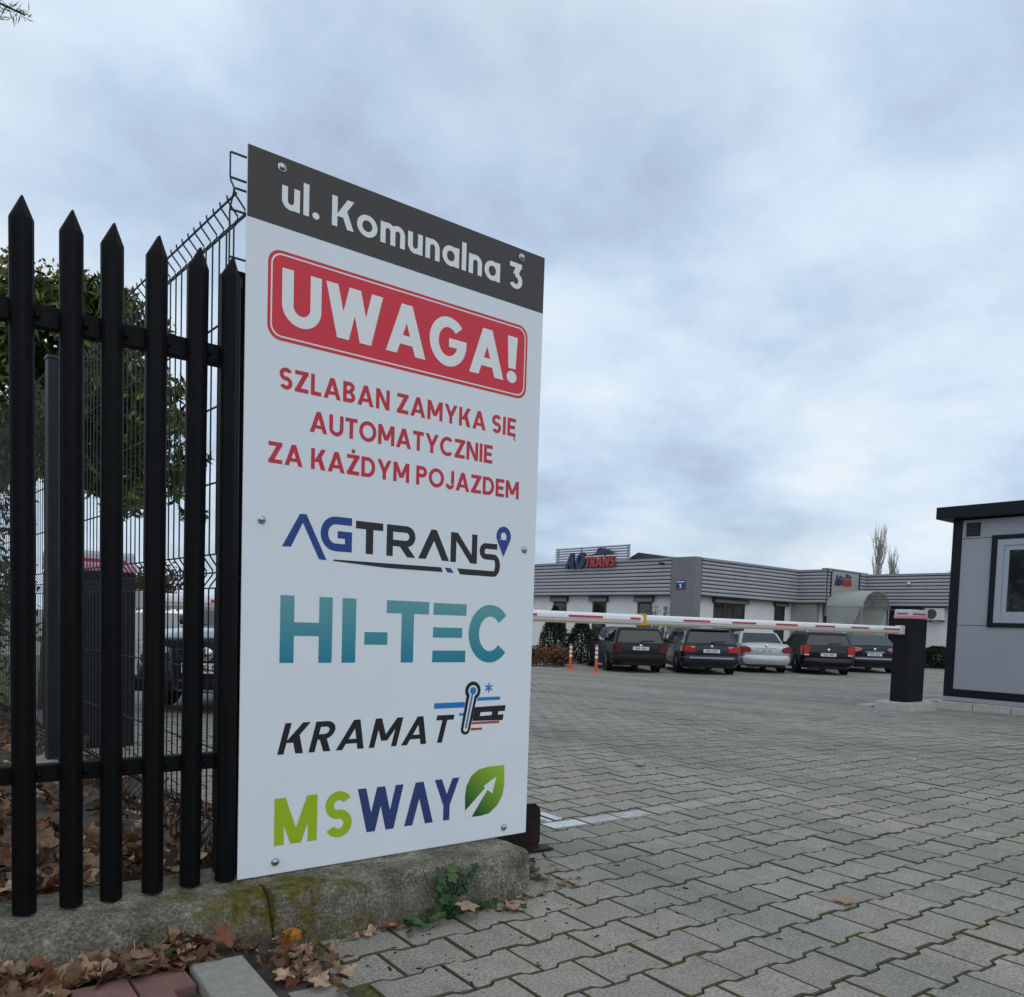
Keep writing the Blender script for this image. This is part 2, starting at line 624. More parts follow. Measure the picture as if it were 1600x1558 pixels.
def paver_material(name, single, paint=0.0, axis=None, c0=(0.305, 0.277, 0.240), c1=(0.250, 0.230, 0.205)):
    mt = bpy.data.materials.new(name)
    mt.use_nodes = True
    t = mt.node_tree; b = t.nodes['Principled BSDF']
    b.inputs['Roughness'].default_value = 0.82
    b.inputs['Specular IOR Level'].default_value = 0.15
    geo = N(t, 'ShaderNodeNewGeometry')
    pos = geo.outputs['Position']

    def nz(s, d, r=0.6):
        q = N(t, 'ShaderNodeTexNoise'); q.inputs['Scale'].default_value = s
        q.inputs['Detail'].default_value = d; q.inputs['Roughness'].default_value = r
        t.links.new(pos, q.inputs['Vector'])
        return q.outputs['Fac']
    big = ramp(t, nz(0.40, 3), [(0.35, (0, 0, 0)), (0.65, (1, 1, 1))])
    col = mixc(t, big, c0, c1)
    fine = nz(125, 5, 0.80)
    mid = nz(14, 6)
    sp = ramp(t, fine, [(0.33, (0.50, 0.50, 0.49)), (0.50, (1, 1, 1)), (0.68, (1.65, 1.63, 1.58))])
    col = mixc(t, 1.0, col, sp, 'MULTIPLY')
    ms = ramp(t, mid, [(0.28, (0.86, 0.855, 0.84)), (0.70, (1.08, 1.08, 1.07))])
    col = mixc(t, 1.0, col, ms, 'MULTIPLY')
    # dark lanes worn by tyres, running through the gate
    mpn = N(t, 'ShaderNodeMapping'); mpn.inputs['Scale'].default_value = (1.15, 0.10, 1); mpn.inputs['Rotation'].default_value = (0, 0, R(-12))
    t.links.new(pos, mpn.inputs['Vector'])
    tn = N(t, 'ShaderNodeTexNoise'); tn.inputs['Scale'].default_value = 1.0; tn.inputs['Detail'].default_value = 4
    t.links.new(mpn.outputs[0], tn.inputs['Vector'])
    lanes = ramp(t, tn.outputs['Fac'], [(0.38, (0.86, 0.865, 0.88)), (0.58, (1.06, 1.055, 1.04))])
    col = mixc(t, 1.0, col, lanes, 'MULTIPLY')
    rv = N(t, 'ShaderNodeObjectInfo').outputs['Random'] if single else geo.outputs['Random Per Island']
    mr = N(t, 'ShaderNodeMapRange'); mr.inputs['To Min'].default_value = 0.89; mr.inputs['To Max'].default_value = 1.09
    t.links.new(rv, mr.inputs[0])
    vm = N(t, 'ShaderNodeVectorMath', operation='SCALE')
    t.links.new(col, vm.inputs[0]); t.links.new(mr.outputs[0], vm.inputs[3])
    col = vm.outputs[0]
    # green film where moss creeps over the edges
    gm = ramp(t, nz(3.1, 7, 0.7), [(0.60, (0, 0, 0)), (0.78, (0.45, 0.45, 0.45))])
    col = mixc(t, gm, col, (0.115, 0.115, 0.070))
    if paint:
        k_ = paint
        pm = ramp(t, nz(22, 8, 0.75), [(0.30 + 0.25 * k_, (k_, k_, k_)), (0.62 + 0.06 * k_, (k_ * .12, k_ * .12, k_ * .12))])
        # the line is narrower than the stones it crosses
        dp_ = N(t, 'ShaderNodeVectorMath', operation='DOT_PRODUCT'); t.links.new(pos, dp_.inputs[0]); dp_.inputs[1].default_value = axis[0]
        sb_ = N(t, 'ShaderNodeMath', operation='SUBTRACT'); t.links.new(dp_.outputs['Value'], sb_.inputs[0]); sb_.inputs[1].default_value = axis[1]
        ab_ = N(t, 'ShaderNodeMath', operation='ABSOLUTE'); t.links.new(sb_.outputs[0], ab_.inputs[0])
        lm_ = ramp(t, ab_.outputs[0], [(0.040, (1, 1, 1)), (0.047, (0, 0, 0))])
        pm = mixc(t, 1.0, pm, lm_, 'MULTIPLY')
        col = mixc(t, pm, col, (0.66, 0.68, 0.68))
    t.links.new(col, b.inputs['Base Color'])
    bp = N(t, 'ShaderNodeBump'); bp.inputs['Strength'].default_value = 0.35; bp.inputs['Distance'].default_value = 0.004
    t.links.new(fine, bp.inputs['Height']); t.links.new(bp.outputs[0], b.inputs['Normal'])
    return mt


JOINT = joint_material()
PAV1 = paver_material('concrete_paver', True)
PAVN = paver_material('concrete_paver_many', False)
_ra = R(-1.504)
_pd = (math.sin(_ra), -math.cos(_ra), 0.0)
_rd = (math.cos(_ra), math.sin(_ra), 0.0)
ROWA = (_pd, _pd[0] * 2.45 + _pd[1] * 2.60)
ROWR = (_rd, _rd[0] * 2.33 + _rd[1] * 2.75)
PAINT1 = paver_material('painted_paver', True, 0.92, ROWA)
PAINT2 = paver_material('worn_painted_paver', True, 0.60, ROWA)
PAINT3 = paver_material('faint_painted_paver', True, 0.26, ROWA)
PAINT4 = paver_material('painted_return_paver', True, 0.92, ROWR)

PEDGE = mat('dirty_paver_edge', (0.088, 0.082, 0.066), 0.95, spec=.1, var=(0.095, 0.098, 0.026), vscale=2.2, bump=.4, bscale=120, coords='World')

xs = np.unique(np.concatenate([[-600, -250, -100, -40, -15], np.arange(-6, 46, 0.5), [55, 75, 110, 200, 400, 900]]))
ys = np.unique(np.concatenate([[-300, -100, -30, -10], np.arange(-3, 44, 0.5), [55, 75, 110, 200, 400, 900]]))


def sheet(name, dz, material, keep, parent=None):
    mb = MB(); idx = {}
    for i in range(len(xs) - 1):
        for j in range(len(ys) - 1):
            if not keep((xs[i] + xs[i + 1]) / 2, (ys[j] + ys[j + 1]) / 2):
                continue
            q = []
            for a, b_ in ((i, j), (i + 1, j), (i + 1, j + 1), (i, j + 1)):
                if (a, b_) not in idx:
                    idx[(a, b_)] = len(mb.v)
                    mb.v.append((xs[a], ys[b_], gz(xs[a], ys[b_]) + dz))
                q.append(idx[(a, b_)])
            mb.f.append(tuple(q))
    return mb.build(name, material, parent)


yard = structure(sheet('paved_yard', -0.0075, JOINT, lambda x, y: True))
yard['label'] = 'grey interlocking concrete paving of the yard entrance'


def depth(x, y):
    return (x * FW.x + y * FW.y)


far_pav = sheet('far_paving', -0.003, PAVN, lambda x, y: depth(x, y) > 27.4 or depth(x, y) < -2 or x > 45 or x < -6, yard)
far_pav['kind'] = 'stuff'

# interlocking stones: rows run along the fence, straight joints across
RA = R(-1.504)
rdir = np.array([math.cos(RA), math.sin(RA)])
pdir = np.array([math.sin(RA), -math.cos(RA)])
O0 = np.array([1.8921, 1.6446])
RP = 0.1486
AW, BW, GAP = 0.0822, 0.1486 - 0.0822, 0.0031
Lh, Ah, Bh = 0.1 - GAP, AW - GAP, BW - GAP
T1, T2 = 0.060, 0.044
OUT = [(-Lh, -Ah), (-T1, -Ah), (-T2, -Bh), (T2, -Bh), (T1, -Ah), (Lh, -Ah), (Lh, Ah), (T1, Ah), (T2, Bh), (-T2, Bh), (-T1, Ah), (-Lh, Ah)]


def stone_template(ch):
    n = len(OUT)
    vs = []; fs = []
    def ring(inset, z):
        for x, y in OUT:
            vs.append((x - math.copysign(inset, x), y - math.copysign(inset, y), z))
    if ch:
        ring(0, -0.03); ring(0, -0.0040); ring(0.0030, 0.0)
        lv = 3
    else:
        ring(-0.0005, -0.016); ring(0.0024, 0.0)
        lv = 2
    for k in range(lv - 1):
        for i in range(n):
            j = (i + 1) % n
            fs.append((k * n + i, k * n + j, (k + 1) * n + j, (k + 1) * n + i))
    o = (lv - 1) * n
    fs.append((o + 0, o + 1, o + 10, o + 11)); fs.append((o + 1, o + 2, o + 9, o + 10))
    fs.append((o + 2, o + 3, o + 8, o + 9)); fs.append((o + 3, o + 4, o + 7, o + 8)); fs.append((o + 4, o + 5, o + 6, o + 7))
    return vs, fs


def paved(x, y):
    if y > 1.955 and y < 2.32 and x < 1.70:
        return False                      # concrete plinth
    if y <= 1.955:
        return x > 0.86 - (1.955 - y) * 0.12
    return x > 0.95 or (x > 0.82 and y > 5.0)


stones = []
for j in range(-190, 30):
    for i in range(-140, 260):
        rr = 0.2 * i + 0.1 - 0.1 * j
        if rr < -6 or rr > 40:
            continue
        c = O0 + rdir * rr + pdir * RP * (j + 0.5)
        x, y = c
        if not paved(x, y):
            continue
        px = pix((x, y, gz(x, y)))
        if px[2] < 0.5 or px[2] > 27.5 or px[0] < -260 or px[0] > 1860 or px[1] > 2100:
            continue
        if px[2] > 9 and px[0] < 150:
            continue
        stones.append((px[2], x, y, j, i, px))
stones.sort(key=lambda s: s[0])
inview = [s for s in stones if -40 < s[5][0] < 1640 and s[5][1] < 1600 and not (s[5][0] < 815 and s[5][1] < 1375)]
single = set((s[3], s[4]) for s in inview[:270])
PR = None
paint = {}
for s in stones:
    _, x, y, j, i, _p = s
    q = np.array([x, y]) - O0
    # painted edge line: one row along the fence and a short return into the yard
    if PR is None and abs(x - 2.45) < 0.11 and abs(y - 2.60) < 0.08:
        PR = j
for s in stones:
    _, x, y, j, i, _p = s
    if PR is not None and j == PR and 2.30 < x < 3.45:
        paint[(j, i)] = 0 if x < 2.42 else (1 if x < 2.75 else 2)
    elif 2.18 < x < 2.50 and PR is not None and j < PR and y < 3.4:
        paint[(j, i)] = 3
single |= set(paint)

tv, tf = stone_template(True)
stone_meshes = []
for mt in (PAV1, PAINT1, PAINT2, PAINT3, PAINT4):
    me = bpy.data.meshes.new('paving_stone')
    me.from_pydata(tv, [], tf); me.materials.append(mt); me.materials.append(PEDGE)
    for k in range(24):
        me.polygons[k].material_index = 1
    stone_meshes.append(me)
lo_v, lo_f = stone_template(False)
many_v = []; many_f = []; many_m = []
ca, sa = math.cos(RA), math.sin(RA)
for s in stones:
    d, x, y, j, i, _p = s
    dz = random.gauss(0, 0.0011); ax = random.gauss(0, 0.0055); ay = random.gauss(0, 0.0055); az = random.gauss(0, 0.006)
    if (j, i) in single:
        me = stone_meshes[0 if (j, i) not in paint else 1 + paint[(j, i)]]
        o = bpy.data.objects.new('paving_stone', me)
        COL.objects.link(o); o.parent = yard
        o.location = (x, y, gz(x, y) + dz)
        o.rotation_euler = (ax, ay, RA + az)
    else:
        V, F = (tv, tf) if d < 6.5 else (lo_v, lo_f)
        b0 = len(many_v)
        for (a, b_, c_) in V:
            wx, wy = x + a * ca - b_ * sa, y + a * sa + b_ * ca
            many_v.append((wx, wy, gz(wx, wy) + c_ + dz + a * -ay + b_ * ax))
        many_m += [1 if random.random() < 1 - smooth01(4.5, 12, d) else 0] * (len(F) - 5) + [0] * 5
        many_f += [tuple(k + b0 for k in f) for f in F]
me = bpy.data.meshes.new('paving_stones')
me.from_pydata(many_v, [], many_f)
me.materials.append(PAVN); me.materials.append(PEDGE)
me.polygons.foreach_set('material_index', np.array(many_m, dtype=np.int32))
o = put('paving_stones', me, PAVN, yard)
o['kind'] = 'stuff'

# slabs and red setts of the pavement at the foot of the plinth
slab_grey = mat('slab_concrete', (0.34, 0.318, 0.275), 0.9, spec=.15, var=(0.25, 0.235, 0.205), vscale=60, bump=0.6, bscale=160, objrand=0.1)
slab_red = mat('slab_red', (0.27, 0.135, 0.115), 0.9, spec=.15, var=(0.19, 0.11, 0.095), vscale=24, bump=0.3, bscale=200, objrand=0.12)


def slab(name, pts, z, h, material):
    b = MB()
    n = len(pts); cx = sum(p[0] for p in pts) / n; cy = sum(p[1] for p in pts) / n
    ins = [(p[0] + (cx - p[0]) * 0.03, p[1] + (cy - p[1]) * 0.03) for p in pts]
    vs = [(p[0], p[1], z - h) for p in pts] + [(p[0], p[1], z - 0.004) for p in pts] + [(p[0], p[1], z) for p in ins]
    fs = []
    for k in range(2):
        for i in range(n):
            fs.append((k * n + i, k * n + (i + 1) % n, (k + 1) * n + (i + 1) % n, (k + 1) * n + i))
    fs.append(tuple(range(2 * n, 3 * n)))
    b.add(vs, fs)
    o = b.build(name, material, yard)
    return o


slab('paving_slab', [(0.522, 1.45), (0.640, 1.40), (0.660, 1.858), (0.545, 1.872)], 0.060, 0.10, slab_grey)
slab('paving_slab', [(0.690, 1.40), (0.795, 1.38), (0.800, 1.665), (0.695, 1.675)], 0.030, 0.08, slab_grey)
for k in range(6):
    x1 = 0.532 - k * 0.118
    for r_, (ya, yb) in enumerate(((1.775, 1.875), (1.67, 1.77), (1.565, 1.665))):
        off = 0.05 * (r_ % 2)
        slab('red_paving_brick', [(x1 - 0.112 - off, ya), (x1 - off, ya), (x1 - off, yb), (x1 - 0.112 - off, yb)], 0.054 + random.uniform(-.003, .003), 0.10, slab_red)

# trodden earth in the gap between the slabs and the plinth
ep = MB(); en = 14
for j in range(en + 1):
    for i in range(en + 1):
        x = -0.6 + 1.475 * i / en; y = 1.30 + 0.69 * j / en
        z = 0.030 + 0.010 * noise.noise(Vector((x * 14, y * 14, 1))) - 0.045 * smooth01(0.74, 0.875, x) + 0.010 * smooth01(1.85, 1.97, y)
        ep.v.append((x, y, z))
for j in range(en):
    for i in range(en):
        a = j * (en + 1) + i
        ep.f.append((a, a + 1, a + en + 2, a + en + 1))
structure(ep.build('earth_verge', mat('dark_soil', (0.045, 0.036, 0.026), 0.95, var=(0.085, 0.07, 0.05), vscale=14, bump=1.0, bscale=50), None, smooth=60))

# ------------------------------------------------------------------ soil bed behind the fence
soil_m = mat('dark_soil', (0.045, 0.036, 0.026), 0.95, var=(0.085, 0.07, 0.05), vscale=14, bump=1.0, bscale=50)
sb = MB(); nx, ny = 40, 110
for j in range(ny + 1):
    for i in range(nx + 1):
        y = 2.26 + 11.0 * (j / ny) ** 1.5
        xr = 1.02 - 0.15 * smooth01(4.0, 5.2, y) - 0.25 * smooth01(6, 9, y)
        x = -2.6 + (2.6 + xr) * i / nx
        xx = x
        z = 0.105 + 0.02 * noise.noise(Vector((x * 3, y * 3, 0))) + 0.015 * noise.noise(Vector((x * 11, y * 11, 3)))
        if y > 4.5:
            z -= 0.03 * smooth01(4.5, 9, y)
        if i == nx:
            z -= 0.14
        sb.v.append((xx, y, z))
for j in range(ny):
    for i in range(nx):
        a = j * (nx + 1) + i
        sb.f.append((a, a + 1, a + nx + 2, a + nx + 1))
soil = structure(sb.build('soil_bed', soil_m, None, smooth=60))

# ------------------------------------------------------------------ concrete plinth
def plinth_material():
    mt = bpy.data.materials.new('weathered_concrete')
    mt.use_nodes = True
    t = mt.node_tree; b = t.nodes['Principled BSDF']
    b.inputs['Roughness'].default_value = 0.93; b.inputs['Specular IOR Level'].default_value = 0.2
    pos = N(t, 'ShaderNodeNewGeometry').outputs['Position']

    def nz(s, d, r=0.65):
        q = N(t, 'ShaderNodeTexNoise'); q.inputs['Scale'].default_value = s
        q.inputs['Detail'].default_value = d; q.inputs['Roughness'].default_value = r
        t.links.new(pos, q.inputs['Vector'])
        return q.outputs['Fac']
    base = ramp(t, nz(9, 8, 0.7), [(0.28, (0.095, 0.084, 0.058)), (0.44, (0.245, 0.222, 0.166)), (0.58, (0.40, 0.368, 0.292)), (0.74, (0.62, 0.585, 0.49))])
    grit = ramp(t, nz(115, 6, 0.85), [(0.34, (0.22, 0.21, 0.19)), (0.50, (0.85, 0.85, 0.85)), (0.66, (1.9, 1.88, 1.8))])
    col = mixc(t, 1.0, base, grit, 'MULTIPLY')
    # moss: strongest round one spot on the joint between the two lengths
    ds = N(t, 'ShaderNodeVectorMath', operation='DISTANCE')
    t.links.new(pos, ds.inputs[0]); ds.inputs[1].default_value = (0.80, 2.03, 0.14)
    md = N(t, 'ShaderNodeMapRange'); md.inputs['From Min'].default_value = 0.05; md.inputs['From Max'].default_value = 0.42
    md.inputs['To Min'].default_value = 0.20; md.inputs['To Max'].default_value = 0.0
    t.links.new(ds.outputs['Value'], md.inputs[0])
    ad = N(t, 'ShaderNodeMath', operation='ADD')
    t.links.new(nz(13, 7, 0.7), ad.inputs[0]); t.links.new(md.outputs[0], ad.inputs[1])
    mm = ramp(t, ad.outputs[0], [(0.60, (0, 0, 0)), (0.72, (1, 1, 1))])
    mcol = ramp(t, nz(60, 6), [(0.3, (0.06, 0.058, 0.016)), (0.55, (0.20, 0.18, 0.04)), (0.75, (0.36, 0.30, 0.07))])
    col = mixc(t, mm, col, mcol)
    t.links.new(col, b.inputs['Base Color'])
    bp = N(t, 'ShaderNodeBump'); bp.inputs['Strength'].default_value = 1.0; bp.inputs['Distance'].default_value = 0.022
    t.links.new(nz(90, 8, 0.75), bp.inputs['Height']); t.links.new(bp.outputs[0], b.inputs['Normal'])
    return mt


PLM = plinth_material()


def plinth(x0, x1, prof, seed, rough, round_end):
    # profile: list of (y,z) resampled
    pts = []
    for (a, b_) in zip(prof[:-1], prof[1:]):
        n = max(1, int(math.hypot(b_[0] - a[0], b_[1] - a[1]) / 0.011))
        for k in range(n):
            pts.append((a[0] + (b_[0] - a[0]) * k / n, a[1] + (b_[1] - a[1]) * k / n))
    pts.append(prof[-1])
    nxs = int((x1 - x0) / 0.013)
    mb = MB(); m_ = len(pts)
    cy = sum(p[0] for p in pts) / m_
    for i in range(nxs + 1):
        x = x0 + (x1 - x0) * i / nxs
        for (y, z) in pts:
            p = Vector((x * 5, y * 5, z * 5 + seed))
            d = rough * (noise.noise(p) + 0.55 * noise.noise(p * 2.7) + 0.35 * noise.noise(p * 7) + 0.25 * noise.noise(p * 16))
            ny_, nz_ = (-1, 0) if y < prof[0][0] + 0.02 else (0, 1)
            if y > prof[-1][0] - 0.02:
                ny_, nz_ = 1, 0
            xx = x
            if round_end and i > nxs - 3:
                k = (i - nxs + 3) / 3
                y = y + (cy - y) * 0.10 * k; z = z - 0.012 * k * k if z > 0.05 else z
                xx = x + 0.012 * noise.noise(Vector((y * 14, z * 14, seed)))
            mb.v.append((xx, y + ny_ * d, z + nz_ * d))
    for i in range(nxs):
        for k in range(m_ - 1):
            a = i * m_ + k
            mb.f.append((a, a + 1, a + m_ + 1, a + m_))
    mb.f.append(tuple(range(m_)))
    mb.f.append(tuple(nxs * m_ + k for k in range(m_ - 1, -1, -1)))
    return mb


pl = thing('concrete_plinth', 'weathered mossy concrete plinth under the black fence and sign', 'plinth', (0, 0, 0))
plinth(-1.4, 0.785, [(1.990, -0.06), (1.992, 0.045), (2.008, 0.085), (2.028, 0.122), (2.06, 0.137), (2.29, 0.141), (2.30, 0.02)], 3.0, 0.0075, False).build('plinth_length', PLM, pl, smooth=60)
plinth(0.79, 1.635, [(1.982, -0.06), (1.984, 0.11), (1.990, 0.134), (2.006, 0.140), (2.29, 0.141), (2.30, 0.02)], 11.0, 0.0048, True).build('plinth_length', PLM, pl, smooth=60)

# orange wooden peg stub at the foot of the plinth
og = mat('orange_paint', (0.55, 0.20, 0.02), 0.7, var=(0.33, 0.12, 0.02), vscale=60)
b = MB().cbox(-0.019, -0.017, -0.03, 0.019, 0.017, 0.047, 0.003)
o = b.build('marker_peg', og); o.location = (0.822, 1.955, 0.005); o.rotation_euler = (0.06, -0.05, 0.35)
tag(o, 'short orange painted survey peg at the foot of the plinth', 'peg')

# ------------------------------------------------------------------ palisade fence
black = mat('black_fence_paint', (0.0028, 0.0028, 0.0036), 0.5, spec=0.13, var=(0.0048, 0.0045, 0.0052), vscale=30, bump=0.05, bscale=150)
FY = 2.154
fence = thing('palisade_fence', 'black steel palisade fence with pointed pickets and two rails', 'fence', (0, FY, 0.148))
pm = MB()
prof = [(-.0245, .014), (-.0245, .000), (-.0195, -.008), (-.0035, -.022), (.0035, -.022), (.0195, -.008), (.0245, .000), (.0245, .014)]
H0, H1, H2 = -0.002, 1.565, 1.608
n = len(prof)
vs = [(x, y, H0) for x, y in prof] + [(x, y, H1) for x, y in prof] + [(x * 0.13, -0.016 + (y + 0.016) * 0.35, H2) for x, y in prof]
fs = [tuple(range(n - 1, -1, -1)), tuple(range(2 * n, 3 * n))]
for k in range(2):
    for i in range(n):
        j = (i + 1) % n
        fs.append((k * n + i, k * n + j, (k + 1) * n + j, (k + 1) * n + i))
pm.add(vs, fs)
pmesh = pm.mesh('picket'); pmesh.materials.append(black)
bolt_me = MB().lathe([(0.0065, 0.0), (0.0065, 0.003), (0.004, 0.006), (0.0012, 0.007)], 8, axis='y').mesh('bolt', 50)
bolt_me.materials.append(black)
for k, x in enumerate([-0.125, -0.03, 0.065, 0.160, 0.2555, 0.3525, 0.4405, 0.5365, 0.628, 0.7185]):
    o = put('picket', pmesh, None, fence, (x, 0, random.uniform(-.002, .002)))
    o.rotation_euler = (0, R(random.uniform(-.25, .25)), R(random.uniform(-3, 3)))
    for z in (1.365, 0.318):
        q = put('bolt', bolt_me, None, o, (0.031, 0.012, z)); q.rotation_euler = (0, 0, math.pi)
box('rail', black, fence, -1.3, 0.016, 1.343, 0.722, 0.046, 1.393, 0.003)
box('rail', black, fence, -1.3, 0.016, 0.297, 0.722, 0.046, 0.339, 0.003)
box('end_post', black, fence, 0.712, 0.034, -0.002, 0.772, 0.094, 1.60, 0.003)

# ------------------------------------------------------------------ sign board
sx, sy, sz = 0.742, 2.134, 0.148
SW, SH = 0.979, 1.897
sign = thing('sign_board', 'tall white printed entrance sign with grey street-name header on the fence', 'sign', (sx, sy, sz))
white = mat('sign_white', (0.76, 0.80, 0.835), 0.38, spec=0.4, var=(0.735, 0.775, 0.81), vscale=2.5)
grey_h = mat('print_dark_grey', (0.066, 0.056, 0.053), 0.4, spec=.3)
red = mat('print_red', (0.66, 0.024, 0.044), 0.38)
dred = mat('print_dark_red', (0.56, 0.020, 0.042), 0.38)
blk = mat('print_black', (0.012, 0.011, 0.013), 0.38)
navy = mat('print_blue', (0.012, 0.045, 0.24), 0.38)
steel = mat('bolt_steel', (0.45, 0.45, 0.46), 0.3, metal=1.0)
box('panel', white, sign, 0, -0.004, 0, SW, 0, SH, 0.0008)
L1, L2, L3, L4 = -0.0045, -0.0050, -0.0055, -0.0060
flat_xz('header_band', P_rect(0.0012, 1.7185, SW - 0.0012, SH - 0.0012), grey_h, sign, L1)


def line_of_text(name, s, t, material, x0, z0, x1, z1, track=0.13, shear=0.0, y=L1):
    ps, w = text_polys(s, t, track, shear)
    return flat_xz(name, fit(ps, w, x0, z0, x1, z1), material, sign, y)


wprint = mat('print_white', (0.79, 0.80, 0.80), 0.38)
line_of_text('lettering', 'ul. Komunalna 3', 0.182, wprint, 0.0915, 1.768, 0.8885, 1.847, 0.11, y=L2)
flat_xz('warning_box', [rrect(0.0575, 1.4285, 0.9180, 1.6590, 0.036)], red, sign, L1)
flat_xz('box_outline', P_ring(rrect(0.0655, 1.4365, 0.9100, 1.6510, 0.030), rrect(0.0695, 1.4405, 0.9060, 1.6470, 0.027)), wprint, sign, L2)
line_of_text('lettering', 'UWAGA!', 0.212, wprint, 0.096, 1.4740, 0.8775, 1.6165, 0.085, y=L2)
line_of_text('lettering', 'SZLABAN ZAMYKA SIĘ', 0.19, dred, 0.093, 1.3050, 0.8815, 1.3615, 0.12)
line_of_text('lettering', 'AUTOMATYCZNIE', 0.19, dred, 0.180, 1.2065, 0.7925, 1.2630, 0.10)
line_of_text('lettering', 'ZA KAŻDYM POJAZDEM', 0.19, dred, 0.066, 1.1075, 0.902, 1.1635, 0.11)

# company print: open A, G, T R A N S with underline and map pin
LAM = [(0.1072, 0.8911), (0.1562, 0.9825), (0.1751, 0.9834), (0.2362, 0.863), (0.2136, 0.8641), (0.1652, 0.9597), (0.1323, 0.8921)]
lam = [[LAM[0], LAM[1], LAM[5], LAM[6]], [LAM[1], LAM[2], LAM[5]], [LAM[2], LAM[3], LAM[4], LAM[5]]]
g_t = 0.0215
gl = P_arc(0.262, 0.938, 0.045, 0.048, 90, 270, 0.0225, g_t, 16) + P_rect(0.2619, 0.9645, 0.3110, 0.986) + P_rect(0.2619, 0.890, 0.3120, 0.9115)
gl += P_rect(0.2905, 0.890, 0.3120, 0.9465) + P_rect(0.268, 0.9265, 0.3120, 0.9465)
flat_xz('logo_lettering', lam + gl, navy, sign, L1)
tr = P_rect(0.3235, 0.9595, 0.4105, 0.981) + P_rect(0.3555, 0.890, 0.3790, 0.981)
tr += P_rect(0.4225, 0.890, 0.4435, 0.981) + P_rect(0.4225, 0.9615, 0.490, 0.981) + P_rect(0.4225, 0.9195, 0.490, 0.938)
tr += P_arc(0.488, 0.9503, 0.031, 0.0307, -90, 90, 0.021, 0.0195, 14) + P_dia(0.492, 0.890, 0.462, 0.925, 0.028)
tr += [[(0.5296, 0.890), (0.5560, 0.890), (0.5890, 0.9555), (0.5740, 0.980)], [(0.5740, 0.980), (0.5930, 0.980), (0.6402, 0.889), (0.6140, 0.889), (0.5800, 0.9555)]]
tr += P_rect(0.6446, 0.888, 0.6655, 0.979) + P_rect(0.7235, 0.888, 0.7440, 0.979) + P_dia(0.7195, 0.888, 0.6446, 0.979, 0.0255)
tr += P_rect(0.778, 0.9385, 0.8225, 0.956) + P_rect(0.778, 0.9045, 0.812, 0.9225) + P_arc(0.778, 0.9303, 0.0245, 0.0258, 90, 270, 0.020, 0.0178, 12)
tr += P_arc(0.8100, 0.8870, 0.0255, 0.0355, -90, 90, 0.020, 0.0178, 14) + [[(0.6704, 0.8695), (0.6821, 0.8515), (0.8110, 0.8515), (0.8110, 0.8693)]]
flat_xz('logo_lettering', tr, blk, sign, L1)
flat_xz('logo_underline', [[(0.2565, 0.8667), (0.2566, 0.8628), (0.4258, 0.8545), (0.618, 0.855), (0.6117, 0.8686)]], blk, sign, L2)
flat_xz('logo_dash', [[(0.6248, 0.8689), (0.6354, 0.8549), (0.6583, 0.8545), (0.6467, 0.8679)]], navy, sign, L2)
pc, pr_ = (0.8462, 0.9835), 0.0285
pin = P_arc(pc[0], pc[1], pr_, 0.031, -35, 215, 0.0165, 0.018, 26)
a0 = (pc[0] + pr_ * math.cos(R(-35)), pc[1] + 0.031 * math.sin(R(-35)))
a1 = (pc[0] + pr_ * math.cos(R(215)), pc[1] + 0.031 * math.sin(R(215)))
pin += [[a1, (0.8475, 0.9185), a0, (pc[0] + 0.009, pc[1] - 0.0105), (pc[0], pc[1] - 0.0125), (pc[0] - 0.009, pc[1] - 0.0105)]]
flat_xz('map_pin', pin, navy, sign, L3)


def grad_mat(name, z0, z1, c0, c1, diag=False):
    mt = bpy.data.materials.new(name); mt.use_nodes = True
    t = mt.node_tree; b = t.nodes['Principled BSDF']; b.inputs['Roughness'].default_value = 0.38
    co = N(t, 'ShaderNodeTexCoord'); sp = N(t, 'ShaderNodeSeparateXYZ')
    t.links.new(co.outputs['Object'], sp.inputs[0])
    mr = N(t, 'ShaderNodeMapRange'); mr.inputs['From Min'].default_value = z0; mr.inputs['From Max'].default_value = z1
    if diag:
        ad = N(t, 'ShaderNodeMath', operation='ADD')
        t.links.new(sp.outputs['X'], ad.inputs[0]); t.links.new(sp.outputs['Z'], ad.inputs[1])
        t.links.new(ad.outputs[0], mr.inputs[0])
    else:
        t.links.new(sp.outputs['Z'], mr.inputs[0])
    t.links.new(ramp(t, mr.outputs[0], [(0, c0), (1, c1)]), b.inputs['Base Color'])
    return mt


teal = grad_mat('print_teal_fade', 0.578, 0.761, (0.010, 0.215, 0.320), (0.115, 0.340, 0.350))
ht = P_rect(0.1055, 0.578, 0.1450, 0.761) + P_rect(0.2175, 0.578, 0.2573, 0.761) + P_rect(0.1055, 0.652, 0.2573, 0.689)
ht += P_rect(0.2875, 0.578, 0.3300, 0.761) + P_rect(0.3577, 0.6300, 0.4325, 0.6665)
ht += P_rect(0.4283, 0.7235, 0.5733, 0.761) + P_rect(0.4790, 0.578, 0.5210, 0.761)
ht += P_rect(0.5890, 0.7235, 0.7105, 0.7595) + P_rect(0.5890, 0.6540, 0.6965, 0.6850) + P_rect(0.5890, 0.578, 0.7105, 0.6142)
ht += P_arc(0.8040, 0.6690, 0.0830, 0.0925, 40, 320, 0.0400, 0.0370, 36)
flat_xz('logo_lettering', ht, teal, sign, L1)

